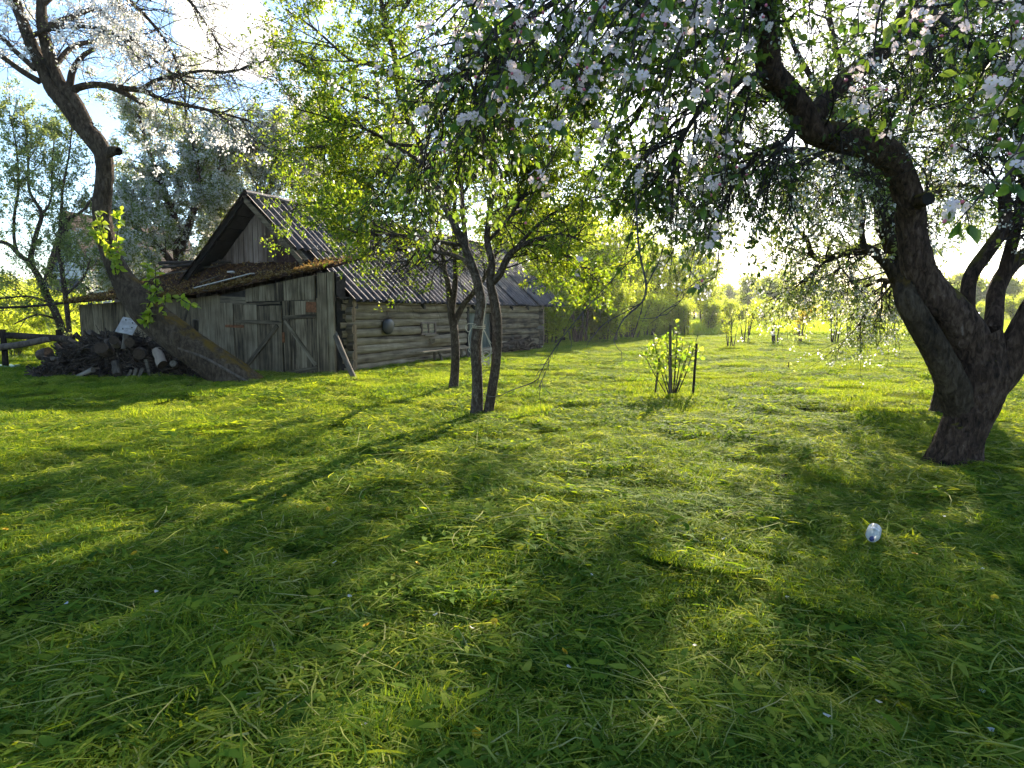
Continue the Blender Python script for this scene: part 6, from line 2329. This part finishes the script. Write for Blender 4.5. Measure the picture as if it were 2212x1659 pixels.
tubes(mb, *cord(((1046, 851, DP - .09), (1056, 857, DP - .1), (1080, 854, 8.2), (1105, 843, 7.4), (1144, 829, 5.6), (1163, 818, 4.5)), .0045, 40), 6, 0)
o = mb.build('strand', M['twig_grey'], cd)
o.location = -cd.location

# ---- currant bush tied between stakes
DC = 11.0
cb = on_ground(1452, 858)
cur = empty('currant_bush', cb, 0, label='young currant bush with dark stems between three stakes', category='bush')
stems = []
for tx, ty, dd in ((1392, 768, 0), (1412, 735, .1), (1440, 720, .2), (1462, 728, -.2), (1475, 735, .2), (1490, 745, 0), (1508, 722, .1), (1480, 775, -.3), (1432, 790, -.2), (1465, 712, .3), (1450, 708, .1)):
    stems.append(limb([(1452 + (tx - 1452) * .12, 860, DC + dd * .2, 1.5), (1452 + (tx - 1452) * .55, 815 + (ty - 760) * .3, DC + dd * .6, 1.1), (tx, ty, DC + dd, .7)], 12))
mb = MB()
for lb in stems:
    tubes(mb, lb[0], lb[1], 6, 0)
par = as_par(stems, 12)
c1 = grow(par, 46, (.12, .35), (30, 70), (0, 0, .1), .15, 5, .4, .004, .002, .7, rgO)
tubes(mb, *c1, 4, 0)
st_ = add_part(mb, 'stems', M['twig'], cur)
M['currant_leaf'] = obj_leaf_mat('currant leaf', (.035, .085, .012), (.10, .16, .02), (.24, .42, .02), (.58, .66, .04), .55)
CL = [leaf_mesh('leaf', .065, .062, .25, .3, 31, M['currant_leaf']), leaf_mesh('leaf', .055, .055, .4, .2, 32, M['currant_leaf'])]
pos, tan = sample_twigs(join(c1, (par[0][:, 4:], par[1][:, 4:])), 300, .2, rgO)
pos += rgO.normal(0, .055, pos.shape)
for q in range(len(pos)):
    o = link('leaf', CL[q % 2], st_)
    o.matrix_local = frame_matrix(pos[q], rgO.normal(0, .7, 3) + np.array([0, -.1, -.15]), rgO.normal(0, .6, 3) + np.array([0, -.1, .7]), rgO.uniform(.8, 1.4))
for lab, a, b_, hw in (('tallest grey stake in the middle of the currant bush', (1447, 862, DC - .25), (1448, 702, DC - .25), 3.6), ('dark stake on the meadow side of the currant bush', (1496, 861, DC - .15), (1505, 742, DC - .15), 3.0), ('short slanting stake on the barn side of the currant bush', (1414, 852, DC + .1), (1424, 775, DC + .1), 2.4)):
    mb = MB()
    A_, B_ = at(*a), at(*b_)
    A_[2] = -.1
    L_ = np.linalg.norm(B_ - A_)
    tubes(mb, spline(np.array([[0, 0, 0], [.008, 0, L_ * .5], [0, 0, L_]]), 10), np.linspace(hw, hw * .9, 10) * DC / FPX, 8, 0, .5, bark=.08, cap=True)
    o = mb.build('stake', M['pale_log'] if 'tallest' in lab else M['wood_old'], label=lab, category='stake')
    o.location = A_
    o.rotation_mode = 'QUATERNION'
    o.rotation_quaternion = Vector(B_ - A_).to_track_quat('Z', 'Y')
tie = MB()
tubes(tie, *cord(((1447, 770, DC - .29), (1470, 775, DC - .3), (1501, 766, DC - .19)), .003), 5, 0)
tie.build('tie_cord', M['cord'], label='thin tie cord strung between two stakes of the currant bush', category='cord')
A_ = on_ground(1703, 799)
mb = MB()
tubes(mb, np.array([[0, 0, -.05], [0, 0, .1], [.004, 0, .20]]), np.array([.012, .012, .010]), 8, 0, cap=True)
o = mb.build('peg', M['wood_old'], label='small dark peg standing alone in the mown grass', category='peg')
o.location = A_

# ---- plastic bottle
def bottle_mat():
    m, Nn, Ll, b = new_mat('clear plastic')
    b.inputs['Base Color'].default_value = (.70, .72, .72, 1)
    b.inputs['Roughness'].default_value = .32
    b.inputs['Specular IOR Level'].default_value = .4
    t = Nn.new('ShaderNodeBsdfTransparent')
    t.inputs['Color'].default_value = (.9, .93, .95, 1)
    tr = Nn.new('ShaderNodeBsdfTranslucent')
    tr.inputs['Color'].default_value = (.8, .84, .88, 1)
    m1 = Nn.new('ShaderNodeMixShader')
    m1.inputs[0].default_value = .4
    Ll.new(b.outputs[0], m1.inputs[1])
    Ll.new(tr.outputs[0], m1.inputs[2])
    m2 = Nn.new('ShaderNodeMixShader')
    m2.inputs[0].default_value = .38
    Ll.new(m1.outputs[0], m2.inputs[1])
    Ll.new(t.outputs[0], m2.inputs[2])
    Ll.new(m2.outputs[0], Nn['Material Output'].inputs['Surface'])
    return m


M['bottle'] = bottle_mat()
M['cap'] = plain('dark blue plastic cap', (.015, .03, .12), .4, .5, .1, 20)
bp_ = on_ground(1884, 1196)
bot = empty('plastic_bottle', (bp_[0], bp_[1], float(gz(bp_[0], bp_[1])) + .11), 0, label='clear plastic bottle with blue cap lying in the grass', category='bottle')
bot.rotation_euler = (R(88), 0, R(-32))
bot.scale = (.78, .78, .78)
prof = [(0, .024), (.006, .036), (.02, .044)]
for k in range(22):
    z = .03 + k * .0085
    prof.append((z, .046 + (.0022 if k % 2 else -.0016)))
prof += [(.225, .0465), (.25, .043), (.272, .034), (.29, .022), (.30, .0145), (.318, .0140)]
prof = np.array(prof)
mb = MB()
tubes(mb, np.stack([prof[:, 0] * 0, prof[:, 0] * 0, prof[:, 0] - .16], 1), prof[:, 1], 28, 0)
mb.build('body', M['bottle'], bot)
mb = MB()
cp = np.array([(.305, .0155), (.308, .0172), (.326, .0172), (.329, .0155), (.330, .001)])
tubes(mb, np.stack([cp[:, 0] * 0, cp[:, 0] * 0, cp[:, 0] - .16], 1), cp[:, 1], 20, 0)
tubes(mb, np.array([[0, 0, .142], [0, 0, .146]]), np.array([.0175, .0175]), 20, 0)
mb.build('cap', M['cap'], bot)
mb = MB()
tubes(mb, np.array([[0, 0, -.04], [0, 0, .05]]), np.array([.0495, .0495]), 28, 0)
M['label'] = plain('pale bottle label', (.42, .45, .47), .5, .3, .5, 30)
mb.build('wrapper', M['label'], bot)

# ---- dark clods in the grass under the apple tree
M['soil'] = plain('dark crumbly soil', (.030, .020, .015), .95, .1, .5, 12, bump=.6)
for q, (px, py, sx, lab) in enumerate(((1687, 1040, .16, 'wider dark clod of turned soil in the grass'), (1778, 1012, .12, 'smaller dark clod of soil nearer the apple trunk'))):
    p = on_ground(px, py)
    bm = bmesh.new()
    bmesh.ops.create_icosphere(bm, subdivisions=3, radius=1)
    for v in bm.verts:
        n_ = 1 + .3 * math.sin(v.co.x * 5 + q * 2) * math.cos(v.co.y * 4) + .15 * math.sin(v.co.z * 9 + v.co.x * 7)
        v.co = Vector((v.co.x * sx * n_, v.co.y * sx * .6 * n_, v.co.z * sx * .42 * n_))
    me = bpy.data.meshes.new('clod')
    bm.to_mesh(me)
    bm.free()
    me.materials.append(M['soil'])
    o = link('soil_clod', me, label=lab, category='clod')
    o.location = (p[0], p[1], float(gz(p[0], p[1])) + .02)

# ---- dandelion heads and fallen petals
M['dandelion'] = plain('dandelion yellow', (.72, .46, .03), .7, .2, .25, 60)
mb = MB()
for ring, (rr_, tilt, cnt) in enumerate(((.019, .15, 14), (.013, .5, 10), (.007, .9, 7))):
    for k in range(cnt):
        a = k * 2 * math.pi / cnt + ring * .3
        d = np.array([math.cos(a), math.sin(a), 0])
        s = np.array([-math.sin(a), math.cos(a), 0]) * .0035
        b0 = d * .002 + np.array([0, 0, .004])
        e = d * rr_ + np.array([0, 0, .004 + rr_ * tilt])
        mb.add([b0 - s * .5, b0 + s * .5, e + s, e - s], [(0, 1, 2, 3)], 0, .5, False)
DAN = mb.mesh('dandelion_head', M['dandelion'])
for px, py in ((656, 912), (795, 1065), (616, 1103), (645, 1131), (709, 1133), (328, 1094), (293, 1238), (488, 1231), (470, 1227), (15, 1185), (736, 916), (902, 1250), (852, 1283), (1124, 1364), (1052, 1461), (1219, 1443),
               (861, 1472), (1068, 1384), (1029, 1635), (793, 1393), (1974, 1227), (2146, 1329), (1738, 872), (1480, 912)):
    p = on_ground(px, py)
    o = link('dandelion_head', DAN, label='small cut yellow dandelion head lying in the mown grass', category='flower', group='dandelion heads in the grass')
    o.location = (p[0], p[1], float(gz(p[0], p[1])) + .085)
    o.rotation_euler = (random.uniform(-.1, 1.0), random.uniform(-.5, .5), random.uniform(0, 6))
    o.scale = (.85,) * 3
mb = MB()
mb.add([(-.009, 0, 0), (-.006, .014, .004), (0, .018, .007), (.006, .014, .004), (.009, 0, 0), (0, -.008, .003), (0, .006, -.002)], [(0, 6, 2, 1), (6, 4, 3, 2), (0, 5, 4, 6)], 0, .5)
PET = mb.mesh('fallen_petal', M['petal_far'])
for px, py in ((755, 1330), (1022, 1397), (938, 1369), (1229, 1478), (785, 1613), (721, 1243), (1277, 1277), (330, 1364), (341, 1313), (1560, 1194), (1534, 1238), (2038, 1132), (1833, 1463), (2115, 1543), (2139, 1623), (1787, 1604),
               (1380, 1210), (1150, 1130), (990, 1190), (1883, 1178), (1900, 1560), (145, 1345), (560, 1010), (1500, 1420), (2120, 1260), (1700, 1320)):
    p = on_ground(px, py)
    o = link('fallen_petal', PET, label='single white apple petal fallen on the mown grass', category='petal', group='fallen petals on the grass')
    o.location = (p[0], p[1], float(gz(p[0], p[1])) + .085)
    o.rotation_euler = (random.uniform(-.4, .6), random.uniform(-.4, .4), random.uniform(0, 6))

# ---- fence rails and a sheet at the left
fence = empty('rail_fence', at(60, 760, 16.0) * np.array([1, 1, 0]), 0, label='low fence of rough rails beside the firewood heap', category='fence')
off = -np.array(fence.location)
for rows, r_ in ((((-60, 720, 16.4), (60, 727, 16.2), (158, 733, 16.0)), .075), (((-60, 757, 15.9), (40, 745, 16.0), (110, 731, 16.1)), .075), (((-60, 668, 16.8), (60, 662, 16.7), (135, 655, 16.6)), .03)):
    s_ = spline(np.array([at(*q) for q in rows]), 20)
    mb = MB()
    tubes(mb, s_ + off, np.full(20, r_), 12, 0, .5, bark=.07, cap=True)
    mb.build('rail', M['wood_old'], fence)
for px in (8, 128):
    p = at(px, 740, 16.25)
    mb = MB()
    tubes(mb, np.array([[p[0], p[1], -.1], [p[0] + .01, p[1], .5], [p[0], p[1], 1.0]]) + off, np.array([.07, .066, .06]), 10, 0, .5, bark=.07, cap=True)
    mb.build('post', M['wood_old'], fence)
M['film'] = plain('pale green plastic film', (.30, .45, .36), .35, .5, .25, 9)
p = on_ground(5, 800)
nx, ny = 16, 8
V = [((i / (nx - 1) - .5) * 1.1, (j / (ny - 1) - .5) * .5, .10 + .05 * math.sin(i * .9) * math.cos(j * .8) + rgO.normal(0, .012)) for i in range(nx) for j in range(ny)]
V2 = [(a, b_, c - .004) for a, b_, c in V]
F = [(i * ny + j, (i + 1) * ny + j, (i + 1) * ny + j + 1, i * ny + j + 1) for i in range(nx - 1) for j in range(ny - 1)]
mb = MB()
mb.add(V + V2, np.concatenate([np.array(F), np.array(F)[:, ::-1] + nx * ny]), 0, .5)
o = mb.build('plastic_sheet', M['film'], label='crumpled pale green plastic sheet on the shaded grass', category='sheet')
o.location = p

# ---- log house behind the left-hand trees
DH = 36.0
hx0, hx1 = gp(146, DH)[0], gp(205, DH)[0]
house = empty('log_house', ((hx0 + hx1) / 2, DH, 0), R(-14), label='far house with white boarded gable over dark log walls', category='house')
hw_ = (hx1 - hx0) / 2 + .6
M['house_white'] = plain('white weatherboard', (.62, .62, .60), .7, .2, .08, 3)
M['house_roof'] = plain('brown roof tile', (.06, .042, .034), .85, .1, .3, 3)
M['white_paint'] = plain('white painted frame', (.75, .75, .74), .6, .3, .05, 4)
M['glass'] = plain('window glass', (.10, .13, .17), .08, .8, .2, 1)
M['house_log'] = plain('dark grey house log', (.055, .055, .06), .9, .1, .35, 3)
he, hr = 3.2, 6.6
body = MB()
box_mesh(body, (-hw_, .1, 0), (hw_, 8, he))
wallh = body.build('wall', M['house_log'], house)
for k in range(13):
    o = log_mesh(2 * hw_ + .3, .135, 'x', 300 + k, 8, 8).build('log', [M['house_log'], M['house_log']], wallh)
    o.location = (-hw_ - .15, 0, .13 + k * .245)
gm = MB()
gm.add([(-hw_, .05, he), (hw_, .05, he), (0, .05, hr), (-hw_, 8, he), (hw_, 8, he), (0, 8, hr)], [(0, 1, 2), (5, 4, 3)], 0, .5, False)
gab = gm.build('gable', M['house_white'], house)
for k in range(14):
    z0_ = he + k * .24
    z1_ = min(z0_ + .225, hr - .05)
    w0, w1 = hw_ * (hr - z0_) / (hr - he), hw_ * (hr - z1_) / (hr - he)
    mb = MB()
    mb.add([(-w0, 0, z0_), (w0, 0, z0_), (w1, .03, z1_), (-w1, .03, z1_)], [(0, 1, 2, 3)], 0, .5, False)
    mb.build('plank', M['house_white'], gab)
for sgn in (-1, 1):
    mb = MB()
    V = [(0, -.5, hr + .1), (0, 8.4, hr + .1), (sgn * (hw_ + .5), 8.4, he - .35), (sgn * (hw_ + .5), -.5, he - .35)]
    V2 = [(a, b_, c - .14) for a, b_, c in V]
    mb.add(V + V2, [(0, 1, 2, 3), (7, 6, 5, 4), (0, 4, 5, 1), (1, 5, 6, 2), (2, 6, 7, 3), (3, 7, 4, 0)], 0, .5, False)
    mb.build('roof', M['house_roof'], house)
for cx_, cz_, ww, hh in ((-1.0, 4.15, .45, .8), (-.15, 1.9, .55, .85), (1.7, 1.9, .55, .85)):
    mb = MB()
    box_mesh(mb, (cx_ - ww, -.10, cz_ - hh * .8), (cx_ + ww, -.06, cz_ + hh * .8))
    wn = mb.build('window', M['white_paint'], house)
    for sx in (-1, 1):
        mb = MB()
        box_mesh(mb, (cx_ + sx * ww * .47 - ww * .36, -.12, cz_ - hh * .68), (cx_ + sx * ww * .47 + ww * .36, -.103, cz_ + hh * .68))
        mb.build('pane', M['glass'], wn)
mb = MB()
mb.add([(-hw_ - .2, -1.2, he - .55), (hw_ + .2, -1.2, he - .55), (hw_ + .2, 0, he + .02), (-hw_ - .2, 0, he + .02), (-hw_ - .2, -1.2, he - .62), (hw_ + .2, -1.2, he - .62), (hw_ + .2, 0, he - .05), (-hw_ - .2, 0, he - .05)],
       [(0, 1, 2, 3), (7, 6, 5, 4), (0, 4, 5, 1), (1, 5, 6, 2), (2, 6, 7, 3), (3, 7, 4, 0)], 0, .5, False)
mb.build('porch_roof', M['asbestos_new'], house)

# ------------------------------------------------------------------ thin evening haze over the whole place
bm = bmesh.new()
bmesh.ops.create_cube(bm, size=1.0)
for v in bm.verts:
    v.co = Vector((v.co.x * 1400, v.co.y * 1400 + 12, -1.2 if v.co.z < 0 else 15.0))
me = bpy.data.meshes.new('haze')
bm.to_mesh(me)
bm.free()
hm = bpy.data.materials.new('thin haze')
hm.use_nodes = True
for n_ in list(hm.node_tree.nodes):
    if n_.type != 'OUTPUT_MATERIAL':
        hm.node_tree.nodes.remove(n_)
pv = hm.node_tree.nodes.new('ShaderNodeVolumePrincipled')
pv.inputs['Color'].default_value = (.90, .93, .97, 1)
pv.inputs['Density'].default_value = HAZE
pv.inputs['Anisotropy'].default_value = .55
hm.node_tree.links.new(pv.outputs[0], hm.node_tree.nodes['Material Output'].inputs['Volume'])
me.materials.append(hm)
link('haze', me, kind='stuff', label='thin pale evening haze over the yard and meadow', category='haze')
